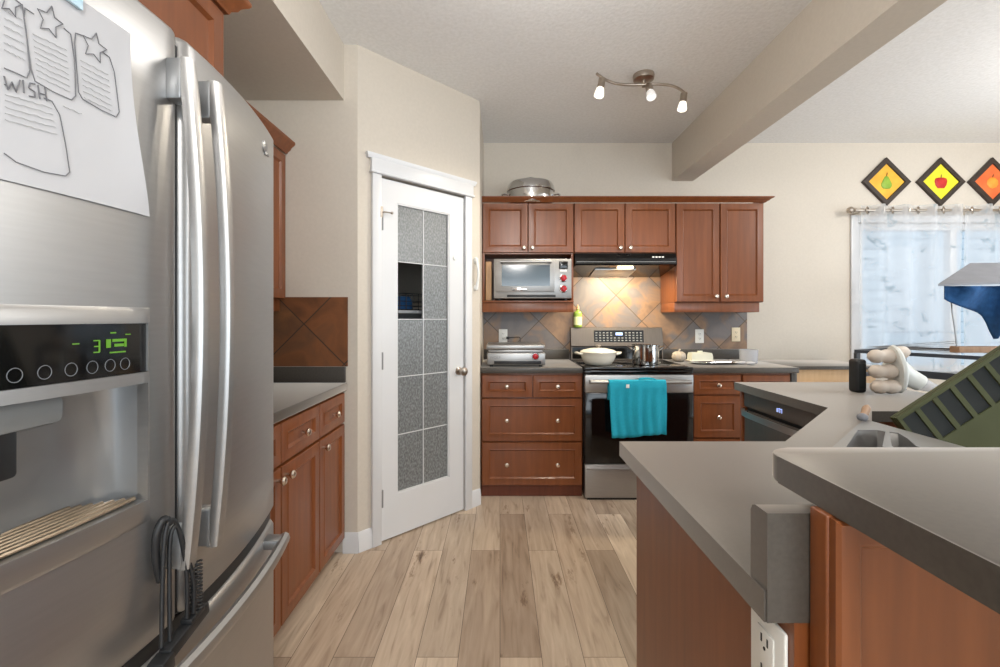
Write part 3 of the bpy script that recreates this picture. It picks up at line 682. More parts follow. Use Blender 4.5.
# dispenser
def inr(y, z, r): return r[0] < y < r[1] and r[2] < z < r[3]
ys = grid(DISP[0], DISP[1], 18, [REC[0], REC[1], PAN[0], PAN[1]]); zs = sorted({DISP[2], DISP[3], REC[2], REC[3], PAN[2], PAN[3], .95, 1.27})
fr = curved(ys, zs, lambda y, z: not inr(y, z, REC) and not inr(y, z, PAN), lambda y, z: fx(y)+.005-(.003 if (z in (DISP[2], DISP[3]) or y in (DISP[0], DISP[1])) else 0), lambda y, z: fx(y)-.014).build('dispenser_frame', M['steel'], ld, angle=.5)
ys = grid(PAN[0]+.0005, PAN[1]-.0005, 14)
pn = curved(ys, [PAN[2]+.0005, PAN[3]-.0005], lambda y, z: True, lambda y, z: fx(y)+.002, lambda y, z: fx(y)-.012).build('control_panel', M['black'], ld)
def onp(y, z, off=.003): return Vector((fx(y)+off, y, z))
b = MB()
for yb in (.52, .555, .59, .625, .655, .676 if False else .64):
    pass
for k, yb in enumerate((.525, .555, .585, .612, .637, .660)):
    b.tube([onp(yb+.0075*math.cos(a), 1.193+.0085*math.sin(a), .0025) for a in [2*PI*j/16 for j in range(17)]], .0005, 6)
b.build('button_ring', M['ring'], ld)
b = MB()
def seg(y, z, w, h): b.loft([[onp(y-w, z-h, .0025), onp(y+w, z-h, .0025), onp(y+w, z+h, .0025), onp(y-w, z+h, .0025)], [onp(y-w, z-h, .0036), onp(y+w, z-h, .0036), onp(y+w, z+h, .0036), onp(y-w, z+h, .0036)]])
for (yy, zz, w, h) in ((.617, 1.229, .004, .0008), (.621, 1.225, .0008, .004), (.617, 1.221, .003, .0008), (.621, 1.217, .0008, .004), (.617, 1.213, .004, .0008),
                       (.634, 1.224, .003, .006), (.650, 1.228, .010, .002), (.650, 1.221, .007, .002), (.660, 1.224, .0015, .006), (.664, 1.236, .004, .0007), (.641, 1.239, .004, .001), (.648, 1.211, .012, .001),
                       (.590, 1.226, .004, .0008)):
    seg(yy, zz, w, h)
b.build('display_digits', M['lcd'], ld)
b = MB()   # hollow: lining of the recess
R = REC; xb = -.634
b.loft([[(fx(y)-.012, y, z) for y, z in ((R[0], R[2]), (R[1], R[2]), (R[1], R[3]), (R[0], R[3]))], [(-.59, y, z) for y, z in ((R[0]+.004, R[2]), (R[1]-.004, R[2]), (R[1]-.004, R[3]-.004), (R[0]+.004, R[3]-.004))], [(-.618, y, z) for y, z in ((R[0]+.02, R[2]), (R[1]-.02, R[2]), (R[1]-.02, R[3]-.012), (R[0]+.02, R[3]-.012))], [(xb, y, z) for y, z in ((R[0]+.06, R[2]), (R[1]-.06, R[2]), (R[1]-.06, R[3]-.02), (R[0]+.06, R[3]-.02))]], (False, True))
b.build('dispenser_recess', M['greym'], ld, angle=1.2)
b = MB()
for k in range(7):
    off = .012+.0105*k
    yy0, yy1 = R[0]+.006+k*.006, R[1]-.006-k*.006
    b.tube([(fx(y)-off, y, R[2]+.004) for y in grid(yy0, yy1, 10)], .0034, 8)
b.build('drip_grille', M['brownrefl'], ld)
MB().box(-.630, -.592, .475, .615, 1.118, 1.157, .010).build('ice_chute', M['grey'], ld)
MB().box(-.632, -.598, .500, .560, 1.062, 1.135, .006).build('dispenser_paddle', M['blackm'], ld)
# maker's badge and a small magnet dot
b = MB(); bx = fx(1.118)
b.lathe([(.013, 0), (.013, .003), (.010, .004)], (bx, 1.118, 1.688), (1, -.02, 0), 20); b.box(bx-.002, bx+.0025, 1.123, 1.140, 1.668, 1.676, .001); b.build('badge', M['greym'], rd)
# drawing sheet held on the left door
def fy(pxl):
    y = .6
    for _ in range(12): y = -fx(y)*F/(CX-pxl)
    return y
PY0, PY1, PZ0, PZ1 = .325, .702, 1.418, 1.682
def poff(y, z):
    u = (y-PY0)/(PY1-PY0); v = (z-PZ0)/(PZ1-PZ0)
    return .0026 + .010*max(0, u-.86)/.14*max(0, math.sin(v*PI*1.1))
ys = grid(PY0, PY1, 22); zs = grid(PZ0, PZ1, 10)
def warp(y, z):
    v = (z-PZ0)/(PZ1-PZ0); u = (y-PY0)/(PY1-PY0)
    return y - u*(.034*v + .012*math.sin(v*PI))
pb = curved(ys, zs, lambda y, z: True, lambda y, z: fx(y)+poff(y, z)+.0008, lambda y, z: fx(y)+poff(y, z))
for v in pb.bm.verts:
    lift = v.co.x-fx(v.co.y)-poff(v.co.y, v.co.z); v.co.y = warp(v.co.y, v.co.z); v.co.x = fx(v.co.y)+poff(v.co.y, v.co.z)+lift

paper = thing('drawing_sheet', 'white paper sheet with pencil boxes and stars on the refrigerator door', 'paper', (fx(.55), .55, PZ0))
pb.build('sheet', M['paper'], paper)
def pp(x, y):
    Y = fy(x); z = E-(y-CY)/F*Y
    return Vector((fx(Y)+poff(Y, z)+.0022, Y, z))
def stroke(mb, pts, r=.00062, sub=4):
    q = []
    for a, c in zip(pts, pts[1:]):
        for k in range(sub): q.append(pp(a[0]+(c[0]-a[0])*k/sub, a[1]+(c[1]-a[1])*k/sub))
    q.append(pp(*pts[-1])); mb.tube(q, r, 6)
b = MB()
stroke(b, [(30, 14), (21, 8), (20, 18), (27, 68), (31, 81), (50, 92), (68, 100), (72, 96), (71, 60), (67, 34), (60, 28)])
stroke(b, [(81, 36), (72, 33), (71, 44), (75, 92), (79, 99), (98, 110), (113, 117), (116, 112), (111, 72), (106, 57), (99, 52)])
stroke(b, [(18, 4), (22, 30), (26, 70), (23, 78), (10, 72), (0, 68)])
stroke(b, [(0, 84), (3, 86)])
stroke(b, [(0, 153), (12, 162), (40, 172), (62, 176), (66, 172), (62, 145), (56, 115), (48, 101), (40, 98)])
def star(cx, cy, s, sx=.85):
    pts = []
    for k in range(11):
        a = -PI/2+PI*k/5+.15; r = s if k % 2 == 0 else s*.5
        xx = cx+r*sx*math.cos(a); pts.append((xx, cy+r*math.sin(a)+.42*(xx-cx)))
    stroke(b, pts, .00062, 3)
star(46, 21, 16); star(91, 47, 15); star(6, 2, 14)
# hand lettering: WISH
for pts in ([(0, 76), (4, 90), (8, 82), (12, 92), (16, 80)], [(19, 80), (20, 93)], [(31, 84), (26, 83), (25, 88), (31, 92), (31, 97), (25, 96)], [(34, 85), (36, 99)], [(41, 87), (43, 101)], [(35, 93), (42, 95)]):
    stroke(b, pts, .0008)
b.build('drawing', M['ink'], paper)
b = MB()
rnd = random.Random(3)
def scribble(x0, y0, x1, y1):
    n = 14; stroke(b, [(x0+(x1-x0)*k/n, y0+(y1-y0)*k/n+rnd.uniform(-.7, .7)) for k in range(n+1)], .0004, 1)
for k in range(8): scribble(29+k*.6, 34+k*6, 63+k*.5, 50+k*6)
for k in range(7): scribble(77+k*.6, 60+k*6.3, 105+k*.7, 75+k*6)
for k in range(6): scribble(0, 10+k*8, 18+k*.6, 20+k*8)
for k in range(5): scribble(1, 94+k*6.5, 48+k*1.3, 108+k*6.5)
scribble(60, 106, 78, 114)
b.build('faint_writing', M['inkfaint'], paper)
# magnet at the top of the sheet
b = MB(); y = .572
b.loft([[(fx(y+dy)+.0045, y+dy, 1.686+dz) for dy, dz in ((-.022, -.016), (.022, -.020), (.022, .02), (-.022, .026))], [(fx(y+dy)+.0085, y+dy, 1.686+dz) for dy, dz in ((-.022, -.016), (.022, -.020), (.022, .02), (-.022, .026))]])
M['magnet'] = noise_mat('pale_blue_magnet', [(0.3, (158, 194, 214)), (0.7, (196, 216, 226))], (1, 1, 1), 0.4, 30, 3)
tag(b.build('fridge_magnet', M['magnet']), 'pale blue magnet holding the drawing sheet on the refrigerator', 'magnet')
# cord and clip looped over the left door handle
t = thing('cord_bundle', 'black cord loops and clip hanging on the refrigerator door handle', 'cord', (-.50, .735, .76))
def loop(pts, r): 
    q = []
    P = [Vector(p) for p in pts]
    for i in range(len(P)-1):
        p0, p1, p2, p3 = P[max(i-1, 0)], P[i], P[i+1], P[min(i+2, len(P)-1)]
        for k in range(6):
            s = k/6; q.append(.5*((2*p1)+(p2-p0)*s+(2*p0-5*p1+4*p2-p3)*s*s+(3*p1-p0-3*p2+p3)*s**3))
    q.append(P[-1]); return q
b = MB()
b.tube(loop([(-.522, .694, .752), (-.528, .704, .84), (-.530, .712, .915), (-.528, .722, .936), (-.524, .734, .915), (-.518, .744, .84), (-.516, .742, .765)], 0), .0034)
b.tube(loop([(-.519, .708, .752), (-.526, .716, .84), (-.529, .722, .905), (-.526, .731, .922), (-.520, .740, .89), (-.512, .752, .82), (-.512, .752, .768)], 0), .0034)
b.tube(loop([(-.540, .716, .842), (-.541, .708, .88), (-.539, .706, .918), (-.534, .714, .940), (-.530, .724, .930)], 0), .0062)
b.build('cord_loop', M['blackm'], t)
b = MB()
for yy in (.756, .768):
    q = [(-.514+.0045*math.cos(a), yy+.0045*math.sin(a), .846-.080*a/(2*PI*13)) for a in [2*PI*13*j/170 for j in range(171)]]
    b.tube(q, .0018, 6)
b.build('coiled_lead', M['blackm'], t)
b = MB(); mx = Matrix.Translation((-.518, .732, .744)) @ Matrix.Rotation(.12, 4, 'X') @ Matrix.Rotation(.06, 4, 'Z')
b.box(-.010, .010, -.040, .062, -.010, .010, .003, 2, mx); b.box(-.013, .013, -.062, -.036, -.020, .006, .003, 2, mx); b.box(-.008, .012, .010, .046, .008, .018, .002, 2, mx)
b.build('clip', M['blackm'], t)

# ------------------------------------------------------------------ range, hood and what stands there
RX0, RX1, RF = .585, 1.342, 3.125
rg = thing('range', 'stainless electric range with black oven door and teal towel', 'range', ((RX0+RX1)/2, RF+.3, 0))
MB().box(RX0+.002, RX1-.002, RF+.03, YB-.03, .03, .895, .002).build('body', M['blackm'], rg)
MB().box(RX0+.001, RX1-.001, RF-.005, YB-.085, .896, .918, .004).build('cooktop', M['black'], rg)
b = MB()
for cx_, cy_, r in ((.78, 3.27, .10), (1.15, 3.27, .085), (.78, 3.52, .075), (1.15, 3.52, .10)):
    for rr in (r, r*.65): b.tube([(cx_+rr*math.cos(a), cy_+rr*math.sin(a), .9182) for a in [2*PI*j/40 for j in range(41)]], .0012, 4)
b.build('burner_ring', M['grey'], rg)
MB().box(RX0+.002, RX1-.002, RF, RF+.03, .870, .895, .003).build('front_rail', M['black'], rg)
od = MB().box(RX0+.004, RX1-.004, RF-.012, RF+.028, .250, .742, .004).build('oven_door', M['black'], rg)
MB().box(RX0+.004, RX1-.004, RF-.014, RF+.028, .744, .866, .004).build('door_top_trim', M['steel'], od)
b = MB(); n = 20
b.tube([(RX0+.035+(RX1-RX0-.07)*i/n, RF-.052-.012*math.sin(PI*i/n), .822) for i in range(n+1)], .0125, 12)
hd = b.build('handle', M['steel'], od)
for x in (RX0+.045, RX1-.045): MB().box(x-.014, x+.014, RF-.052, RF-.012, .808, .834, .005).build('handle_mount', M['steel'], hd)
MB().box(RX0+.05, RX1-.05, RF-.0135, RF-.0125, .30, .70, .0).build('door_window', M['black'], od)
sd = MB().box(RX0+.004, RX1-.004, RF-.010, RF+.028, .014, .244, .004).build('storage_drawer', M['steel'], rg)
b = MB(); b.sweep([(0, 0), (.016, .002), (.018, -.008), (0, -.016)], [((RX0+.02, RF-.010, .222), (0, -1, 0)), ((RX1-.02, RF-.010, .222), (0, -1, 0))]); b.build('handle', M['steel'], sd)
MB().box(RX0+.02, RX1-.02, RF-.004, RF+.03, 0.0, .0138).build('kick_plate', M['blackm'], rg)
# backguard with tilted control face
bgp = MB(); bgp.loft([[(x, YB-.085, .919), (x, YB-.072, 1.02), (x, YB-.080, 1.03), (x, YB-.058, 1.178), (x, YB-.030, 1.182), (x, YB-.020, .919)] for x in (RX0+.001, RX1-.001)]).build('backguard', M['steeldark'], rg)
b = MB(); xa, xb2 = .775, 1.185
def bgy(z): return YB-.080+.022*(z-1.03)/.148
b.loft([[(xa, bgy(1.062)-.0015, 1.062), (xb2, bgy(1.062)-.0015, 1.062), (xb2, bgy(1.158)-.0015, 1.158), (xa, bgy(1.158)-.0015, 1.158)], [(xa, bgy(1.062)+.004, 1.062), (xb2, bgy(1.062)+.004, 1.062), (xb2, bgy(1.158)+.004, 1.158), (xa, bgy(1.158)+.004, 1.158)]])
b.build('control_panel', M['black'], rg, smooth=False)
b = MB()
for r_ in range(4):
    for c_ in range(13):
        if 4 < c_ < 8 and r_ > 1: continue
        x = .795+c_*.0305; z = 1.075+r_*.021
        b.box(x-.008, x+.008, bgy(z)-.0026, bgy(z)-.001, z-.005, z+.005)
b.build('button_pad', M['grey'], rg, smooth=False)
z = 1.128; MB().box(.955, 1.010, bgy(z)-.003, bgy(z)-.001, z-.012, z+.012).build('clock_display', M['lcdb'], rg, smooth=False)
b = MB(); b.loft([[(x, YB-.0845, .925), (x, YB-.0735, 1.018), (x, YB-.07, 1.018), (x, YB-.07, .925)] for x in (RX0+.01, RX1-.01)]).build('vent_strip', M['black'], rg, smooth=False)

# towel over the oven door handle
b = MB(); X0, X1 = .738, 1.125; nx = 46
def hyf(u, v):
    return .006*math.sin(u*17+v*1.2)*min(1, v*2)+.007*math.sin(u*26+2.2*v)*math.sin(u*4+.5)*v+.004*math.sin(u*11+v*7)*v+.0045*math.sin(u*39+1.5*math.sin(v*3))*min(1, v*3)+.004*math.sin(u*9+2)*v
rows = []
path = []
for k in range(9): path.append((RF-.040, .70+.122*k/8, -.4))
for k in range(7):
    a = PI*k/6; path.append((RF-.064+.0158*math.cos(a)+.0, .8225+.0158*math.sin(a), 0))
for k in range(1, 17): path.append((RF-.0800, .8225-.362*k/16, k/16))
for (yy, zz, v) in path:
    row = []
    for i in range(nx+1):
        u = i/nx; x = X0+(X1-X0)*u
        vv = max(v, 0)
        x = (X0+X1)/2+(x-(X0+X1)/2)*(1-.02*vv+.012*math.sin(vv*4)) + .008*vv
        dz = -.012*math.sin(u*5+.6)*vv if v > 0 else 0
        row.append((x, yy-(hyf(u, vv)+.006*vv if v > 0 else 0)-(.004*math.sin(PI*min(1, vv*6)) if v > 0 else 0), zz+dz))
    rows.append(row)
b.loft(rows, (False, False), closed=False)
towel = thing('dish_towel', 'teal terry towel hanging over the oven door handle', 'towel', (.95, RF-.06, .45))
ob = b.build('towel_cloth', M['teal'], towel, angle=3)
sm = ob.modifiers.new('thickness', 'SOLIDIFY'); sm.thickness = .003; sm.offset = 1
b = MB(); b.box(.850, .872, RF-.094, RF-.0905, .788, .812, .001); b.build('care_tag', M['whitep'], towel)
b = MB(); b.tube([(1.00+.055*math.cos(a), RF-.066+.02*math.sin(a), .842+.008*abs(math.sin(a))) for a in [2*PI*j/24 for j in range(25)]], .004, 6); b.build('hanging_loop', M['teal'], towel)

# white dutch oven
po = thing('dutch_oven', 'cream white lidded pot on the front left burner', 'pot', (.72, 3.30, .9195))
b = MB(); b.lathe([(.075, 0), (.095, .006), (.112, .03), (.124, .06), (.128, .085), (.131, .088), (.125, .089), (.120, .06)], n=36, caps=(True, False)); b.build('pot_body', M['cream'], po, local=True)
b = MB(); b.lathe([(.131, .089), (.132, .095), (.110, .107), (.06, .118), (.02, .122), (.004, .122)], n=36); ldd = b.build('lid', M['cream'], po, local=True)
b = MB(); b.lathe([(.010, .121), (.008, .130), (.020, .136), (.020, .142), (.006, .145)], n=18); b.build('lid_knob', M['nickel'], ldd, local=True)
for s in (-1, 1):
    b = MB(); b.tube([(s*.122, -.04, .078), (s*.150, -.034, .084), (s*.166, 0, .086), (s*.150, .034, .084), (s*.122, .04, .078)], .008, 8); b.build('handle', M['cream'], po, local=True)
# steel stock pot
po = thing('stock_pot', 'shiny steel stock pot with loop handles on the right burner', 'pot', (1.07, 3.31, .9195))
b = MB(); b.lathe([(.086, 0), (.093, .004), (.095, .012), (.095, .138), (.100, .142), (.100, .145), (.092, .143), (.091, .02), (.02, .012)], n=36, caps=(True, True)); b.build('pot_body', M['chrome'], po, local=True)
for s in (-1, 1):
    b = MB(); b.tube([(s*.093, -.03, .105), (s*.118, -.032, .122), (s*.134, 0, .136), (s*.118, .032, .122), (s*.093, .03, .105)], .0055, 8); b.build('handle', M['chrome'], po, local=True)
# bottle on the backguard
bt = thing('oil_bottle', 'green bottle with pale label on top of the range back panel', 'bottle', (.645, YB-.050, 1.1825))
b = MB(); b.lathe([(.030, 0), (.034, .004), (.034, .112), (.030, .126), (.014, .138), (.012, .150), (.012, .152)], n=22, sy=.72); b.build('bottle_body', M['greenglass'], bt, local=True)
b = MB(); b.lathe([(.0346, .02), (.0346, .088)], n=22, caps=(False, False), sy=.73); b.build('bottle_label', M['label'], bt, local=True)
b = MB(); b.lathe([(.013, .150), (.013, .172), (.006, .176), (.006, .188)], n=14); b.build('pump_cap', M['woodlight'], bt, local=True); 

# range hood
hd = thing('range_hood', 'black under-cabinet range hood with its light on', 'range hood', (.955, YB-.25, 1.62))
hx0, hx1 = .570, 1.340
b = MB(); b.loft([[(x, YB-.003, 1.600), (x, YB-.003, 1.753), (x, UF-.022, 1.753), (x, UF-.045, 1.712), (x, UF-.048, 1.668), (x, UF-.036, 1.660)] for x in (hx0, hx1)]); b.build('hood_shell', M['black'], hd, smooth=False)
MB().box(hx0+.01, hx1-.01, UF-.0495, UF-.040, 1.683, 1.688).build('trim_strip', M['grey'], hd, smooth=False)
b = MB()
for k in range(4): b.box(1.155+k*.024, 1.172+k*.024, UF-.042, UF-.030, 1.716, 1.728)
b.build('switch', M['whitep'], hd, smooth=False)
hs = -.060/.358
MB().loft([[(x, UF+y_, 1.654+hs*(y_+.036)+dz_) for y_, dz_ in ((.05, .004), (.05, -.004), (.27, -.004), (.27, .004))] for x in (.74, 1.06)]).build('filter', M['greym'], hd, smooth=False)
MB().box(.90, 1.02, UF-.022, UF+.012, 1.638, 1.656, .006).build('hood_lamp', M['hoodlamp'], hd)
l = bpy.data.lights.new('hood_light', 'AREA'); l.shape = 'RECTANGLE'; l.size = .34; l.size_y = .10; l.energy = 9; l.color = (1, .84, .58)
lo = bpy.data.objects.new('hood_light', l); C.objects.link(lo); lo.location = (.96, UF+.02, 1.598); lo.rotation_euler = (Vector((0, .30, -1))).to_track_quat('-Z', 'Y').to_euler()

# toaster oven in the niche
ov = thing('toaster_oven', 'steel countertop oven with two red knobs in the cabinet niche', 'oven', (.25, UF-.02, 1.3955))
ox0, ox1, oy, oz = -.047, .540, UF-.058, 1.3955
MB().box(ox0, ox1, oy+.02, oy+.335, oz+.012, oz+.312, .012, 3).build('body', M['steel'], ov)
MB().box(ox0, ox1, oy, oy+.022, oz+.012, oz+.312, .006).build('front_panel', M['steel'], ov)
b = MB(); b.box(ox0+.015, .410, oy-.016, oy-.001, oz+.06, oz+.305, .005); dr = b.build('oven_door', M['steel'], ov)
MB().box(ox0+.06, .375, oy-.0185, oy-.0165, oz+.105, oz+.262, .0).build('door_window', M['ovglass'], dr, smooth=False)
b = MB(); b.tube([(ox0+.05, oy-.045, oz+.284), (.385, oy-.045, oz+.284)], .009, 12); hh = b.build('handle', M['steel'], dr)
for x in (ox0+.06, .375): MB().box(x-.008, x+.008, oy-.042, oy-.015, oz+.274, oz+.294, .003).build('handle_mount', M['blackm'], hh)
MB().box(ox0+.14, ox0+.25, oy-.021, oy-.0165, oz+.07, oz+.094, .002).build('name_plate', M['chrome'], dr)
text_on('lettering', 'WOLF', .018, M['red'], dr, Matrix.Translation((ox0+.195, oy-.0215, oz+.082)) @ FACE_CAM)
MB().box(ox0+.10, .42, oy-.002, oy+.01, oz+.022, oz+.040, .002).build('crumb_tray_slot', M['blackm'], ov)
MB().box(.445, .512, oy-.003, oy+.005, oz+.235, oz+.292, .002).build('display', M['black'], ov)
MB().box(.452, .505, oy-.003, oy+.005, oz+.212, oz+.228, .002).build('display_button', M['whitep'], ov)
for z in (.165, .085):
    b = MB(); b.lathe([(.031, 0), (.031, .006), (.024, .008)], (.478, oy, oz+z), (0, -1, 0), 24); kn = b.build('knob_bezel', M['chrome'], ov)
    b = MB(); b.lathe([(.024, .006), (.023, .026), (.018, .030)], (.478, oy, oz+z), (0, -1, 0), 24); b.box(.474, .482, oy-.036, oy-.028, oz+z-.022, oz+z+.022, .002); b.build('knob', M['red'], ov)
for x in (ox0+.04, ox1-.04):
    for y in (oy+.06, oy+.29): MB().lathe([(.014, 0), (.014, .012)], (x, y, oz), n=12).build('foot', M['blackm'], ov)

cb = thing('cutting_board', 'light wood cutting board standing beside the toaster oven in the niche', 'cutting board', (-.088, UF+.1, 1.3955))
b = MB(); b.box(-.024, .024, -.085, .16, 0, .30, .006, 3); b.build('board', M['maple2'], cb, local=True)

# contact grill on the left back counter
gx0, gx1, gy, gz = -.092, .320, 3.175, .9145
gr = thing('contact_grill', 'low steel electric grill with one red knob left of the range', 'grill', (.1, gy+.15, gz))
MB().box(gx0, gx1, gy, gy+.30, gz+.012, gz+.100, .008, 3).build('body', M['steel'], gr)
b = MB(); b.box(gx0-.004, gx1-.004, gy-.004, gy+.31, gz+.120, gz+.158, .010, 3); b.box(gx0+.012, gx1-.02, gy+.01, gy+.30, gz+.101, gz+.119, .002); b.build('lid', M['steel'], gr)
b = MB(); b.box(gx0+.05, gx1-.03, gy-.010, gy+.01, gz+.022, gz+.042, .003); b.build('drip_tray', M['blackm'], gr)
b = MB(); b.lathe([(.028, 0), (.028, .006)], (.248, gy, gz+.076), (0, -1, 0), 20); b.build('knob_bezel', M['chrome'], gr)
b = MB(); b.lathe([(.021, .004), (.020, .024), (.015, .028)], (.248, gy, gz+.076), (0, -1, 0), 20); b.build('knob', M['red'], gr)
text_on('lettering', 'WOLF', .028, M['grey'], gr, Matrix.Translation((-.035, gy-.0012, gz+.066)) @ FACE_CAM)
for x in (gx0+.03, gx1-.03):
    for y in (gy+.03, gy+.27): MB().lathe([(.012, 0), (.012, .013)], (x, y, gz), n=12).build('foot', M['blackm'], gr)

# steel roasting pan above the cabinets
rp = thing('roasting_pan', 'steel pan with domed lid on top of the back wall cabinets', 'pan', (.245, 3.585, 2.1412)); rp.scale = (1, 1, 1.07)
b = MB(); b.lathe([(.165, 0), (.178, .008), (.182, .02), (.182, .105), (.190, .110), (.190, .113)], n=40); b.build('pan_body', M['chrome'], rp, local=True)
b = MB(); b.lathe([(.191, .113), (.191, .122), (.184, .150), (.170, .172), (.10, .192), (.03, .198), (.004, .198)], n=40); pl = b.build('lid', M['chrome'], rp, local=True)
b = MB(); b.tube([(-.04, 0, .196), (-.032, 0, .216), (0, 0, .222), (.032, 0, .216), (.04, 0, .196)], .006, 8); b.build('lid_handle', M['chrome'], pl, local=True)
for s in (-1, 1):
    b = MB(); b.tube([(s*.180, -.045, .082), (s*.215, -.045, .088), (s*.232, 0, .09), (s*.215, .045, .088), (s*.180, .045, .082)], .006, 8); b.build('handle', M['chrome'], rp, local=True)

# outlets
def outlet(label, x, z, m, grp='wall outlets'):
    t = thing('wall_outlet', label, 'outlet', (x, YB-.010, z), 0, grp)
    MB().box(-.036, .036, -.006, -.0002, -.058, .058, .003).build('cover_plate', m, t, local=True)
    MB().box(-.017, .017, -.0085, -.0055, -.034, .034, .002).build('receptacle', m, t, local=True)
    b = MB()
    for zz in (-.019, .019):
        for xx in (-.006, .006): b.box(xx-.0012, xx+.0012, -.0092, -.008, zz-.004, zz+.006)
        b.lathe([(.0022, 0), (.0022, .001)], (0, -.0083, zz-.009), (0, -1, 0), 8)
    b.build('slot', M['blackm'], t, local=True, smooth=False)
    return t
outlet('white wall outlet on the tile above the electric grill', .026, 1.108, M['whitep'])
outlet('white wall outlet on the tile right of the range', 1.670, 1.108, M['whitep'])
outlet('almond wall outlet near the right end of the tile', 1.975, 1.122, M['beigep'])
b = MB(); b.box(.052, .078, YB-.04, YB-.0165, 1.085, 1.105, .003); b.tube(loop([(.07, YB-.03, 1.095), (.12, YB-.035, 1.10), (.165, YB-.035, 1.098), (.168, YB-.035, 1.06), (.165, YB-.06, 1.0), (.15, YB-.12, .92+.006), (.12, YB-.17, .93)], .003), .003, 8)
tag(b.build('power_cord', M['blackm']), 'black power cord from the outlet to the electric grill', 'cord')
# white pull fixed beside the pantry door
b = MB()
q = [in_diag(.846, -.012-.022*math.sin(PI*i/14), 1.455+.20*i/14) for i in range(15)]
b.tube(q, [.009+.006*abs(2*i/14-1)**3 for i in range(15)], 10)
for zz in (1.462, 1.648):
    b.ball(in_diag(.846, -.006, zz), .016, sz=(1, 1, 1.3))
tag(b.build('grab_bar', M['whitep']), 'white curved handle on the wall right of the pantry door', 'grab bar')

# ------------------------------------------------------------------ things on the right back counter
pk = thing('ceramic_pumpkin', 'small grey ribbed ceramic pumpkin on the counter beside the range', 'ornament', (1.415, 3.56, .9145))
b = MB(); rings = []
for r, h in ((.004, .004), (.030, 0), (.048, .015), (.054, .04), (.048, .065), (.028, .080), (.006, .076)):
    rings.append([(r*(1+.07*math.cos(8*a))*math.cos(a), r*(1+.07*math.cos(8*a))*math.sin(a), h) for a in [2*PI*i/48 for i in range(48)]])
b.loft(rings).build('pumpkin_body', M['pumpkin'], pk, local=True, angle=2)
MB().tube([(0, 0, .074), (.003, 0, .09), (.012, 0, .098)], [.007, .006, .007], 8).build('stem', M['pumpkin'], pk, local=True)
bd = thing('butter_dish', 'pale lidded butter dish on the counter right of the range', 'dish', (1.60, 3.60, .9145))
b = MB(); b.box(-.095, .095, -.055, .055, 0, .012, .005, 3); b.build('dish_base', M['cream'], bd, local=True)
M['ltgreen'] = noise_mat('pale_green_plastic', [(0.3, (220, 220, 204)), (0.7, (228, 228, 214))], (1, 1, 1), 0.3, 8, 2)
b = MB(); b.loft([[(-.085*s, -.046*s, z), (.085*s, -.046*s, z), (.085*s, .046*s, z), (-.085*s, .046*s, z)] for s, z in ((1, .012), (.97, .05), (.90, .068), (.6, .072))]); lid = b.build('lid', M['ltgreen'], bd, local=True); 
b = MB(); b.box(-.02, .02, -.008, .008, .071, .084, .003); b.build('lid_grip', M['ltgreen'], lid, local=True)
tr = thing('serving_tray', 'thin steel tray lying flat on the counter right of the range', 'tray', (1.62, 3.38, .9145))
b = MB(); b.lathe([(.06, 0), (.17, .003), (.195, .012), (.2, .013), (.17, .006), (.02, .004)], n=36, sy=.42); b.build('tray_dish', M['chrome'], tr, local=True)
b = MB(); b.tube([(-.05, -.02, .009), (.05, .0, .010), (.12, .01, .012)], .004, 8); b.ball((-.065, -.023, .010), .018, sz=(1.3, .8, .35)); b.build('spoon', M['chrome']); o = bpy.data.objects['spoon']; o.location = (1.62, 3.38, .9175); tag(o, 'steel spoon resting on the thin tray right of the range', 'spoon')
jr = thing('plastic_container', 'clear plastic container at the right end of the back counter', 'container', (1.90, 3.44, .9145))
def frosted():
    m = bpy.data.materials.new('cloudy_plastic'); m.use_nodes = True; n = m.node_tree.nodes; l = m.node_tree.links
    b = n['Principled BSDF']; b.inputs['Base Color'].default_value = lin((206, 208, 214)); b.inputs['Roughness'].default_value = .2
    t = n.new('ShaderNodeBsdfTransparent'); mx = n.new('ShaderNodeMixShader'); mx.inputs[0].default_value = .55
    l.new(t.outputs[0], mx.inputs[1]); l.new(b.outputs[0], mx.inputs[2]); l.new(mx.outputs[0], n['Material Output'].inputs[0]); return m
M['cloudy'] = frosted()
b = MB(); b.lathe([(.055, 0), (.062, .006), (.066, .09), (.068, .105), (.062, .104), (.058, .01)], n=24, caps=(True, False)); b.build('container_wall', M['cloudy'], jr, local=True)
b = MB(); b.ball((-.11, -.01, .0135), .018, sz=(2.6, 1.2, .7)); b.ball((-.06, -.045, .0135), .018, sz=(2.0, 1.0, .7))
o = b.build('paper_packet', M['paper']); o.location = (1.90, 3.35, .9145); tag(o, 'crumpled white packet beside the clear plastic container', 'packet')

# light wood sideboard at the end of the back counter
sb = thing('sideboard', 'light wood sideboard with dark top right of the back counter', 'sideboard', (2.42, YB-.28, 0))
MB().box(2.12, 2.74, YB-.50, YB-.02, .08, .885, .003).build('body', M['woodlight'], sb)
MB().box(2.10, 2.76, YB-.53, YB-.018, .886, .912, .004).build('top', M['laminate'], sb)
MB().box(2.15, 2.71, YB-.46, YB-.05, 0, .079).build('plinth', M['woodlight'], sb)
for x0_, x1_ in ((2.13, 2.425), (2.435, 2.73)):
    for z0_, z1_ in ((.66, .80), (.48, .64), (.10, .46)):
        p = MB().box(x0_, x1_, YB-.519, YB-.501, z0_, z1_, .003).build('drawer', M['woodlight'], sb)
        MB().lathe([(.006, 0), (.006, .012), (.012, .018), (.010, .024)], ((x0_+x1_)/2, YB-.519, (z0_+z1_)/2), (0, -1, 0), 12).build('knob', M['knob'], p)

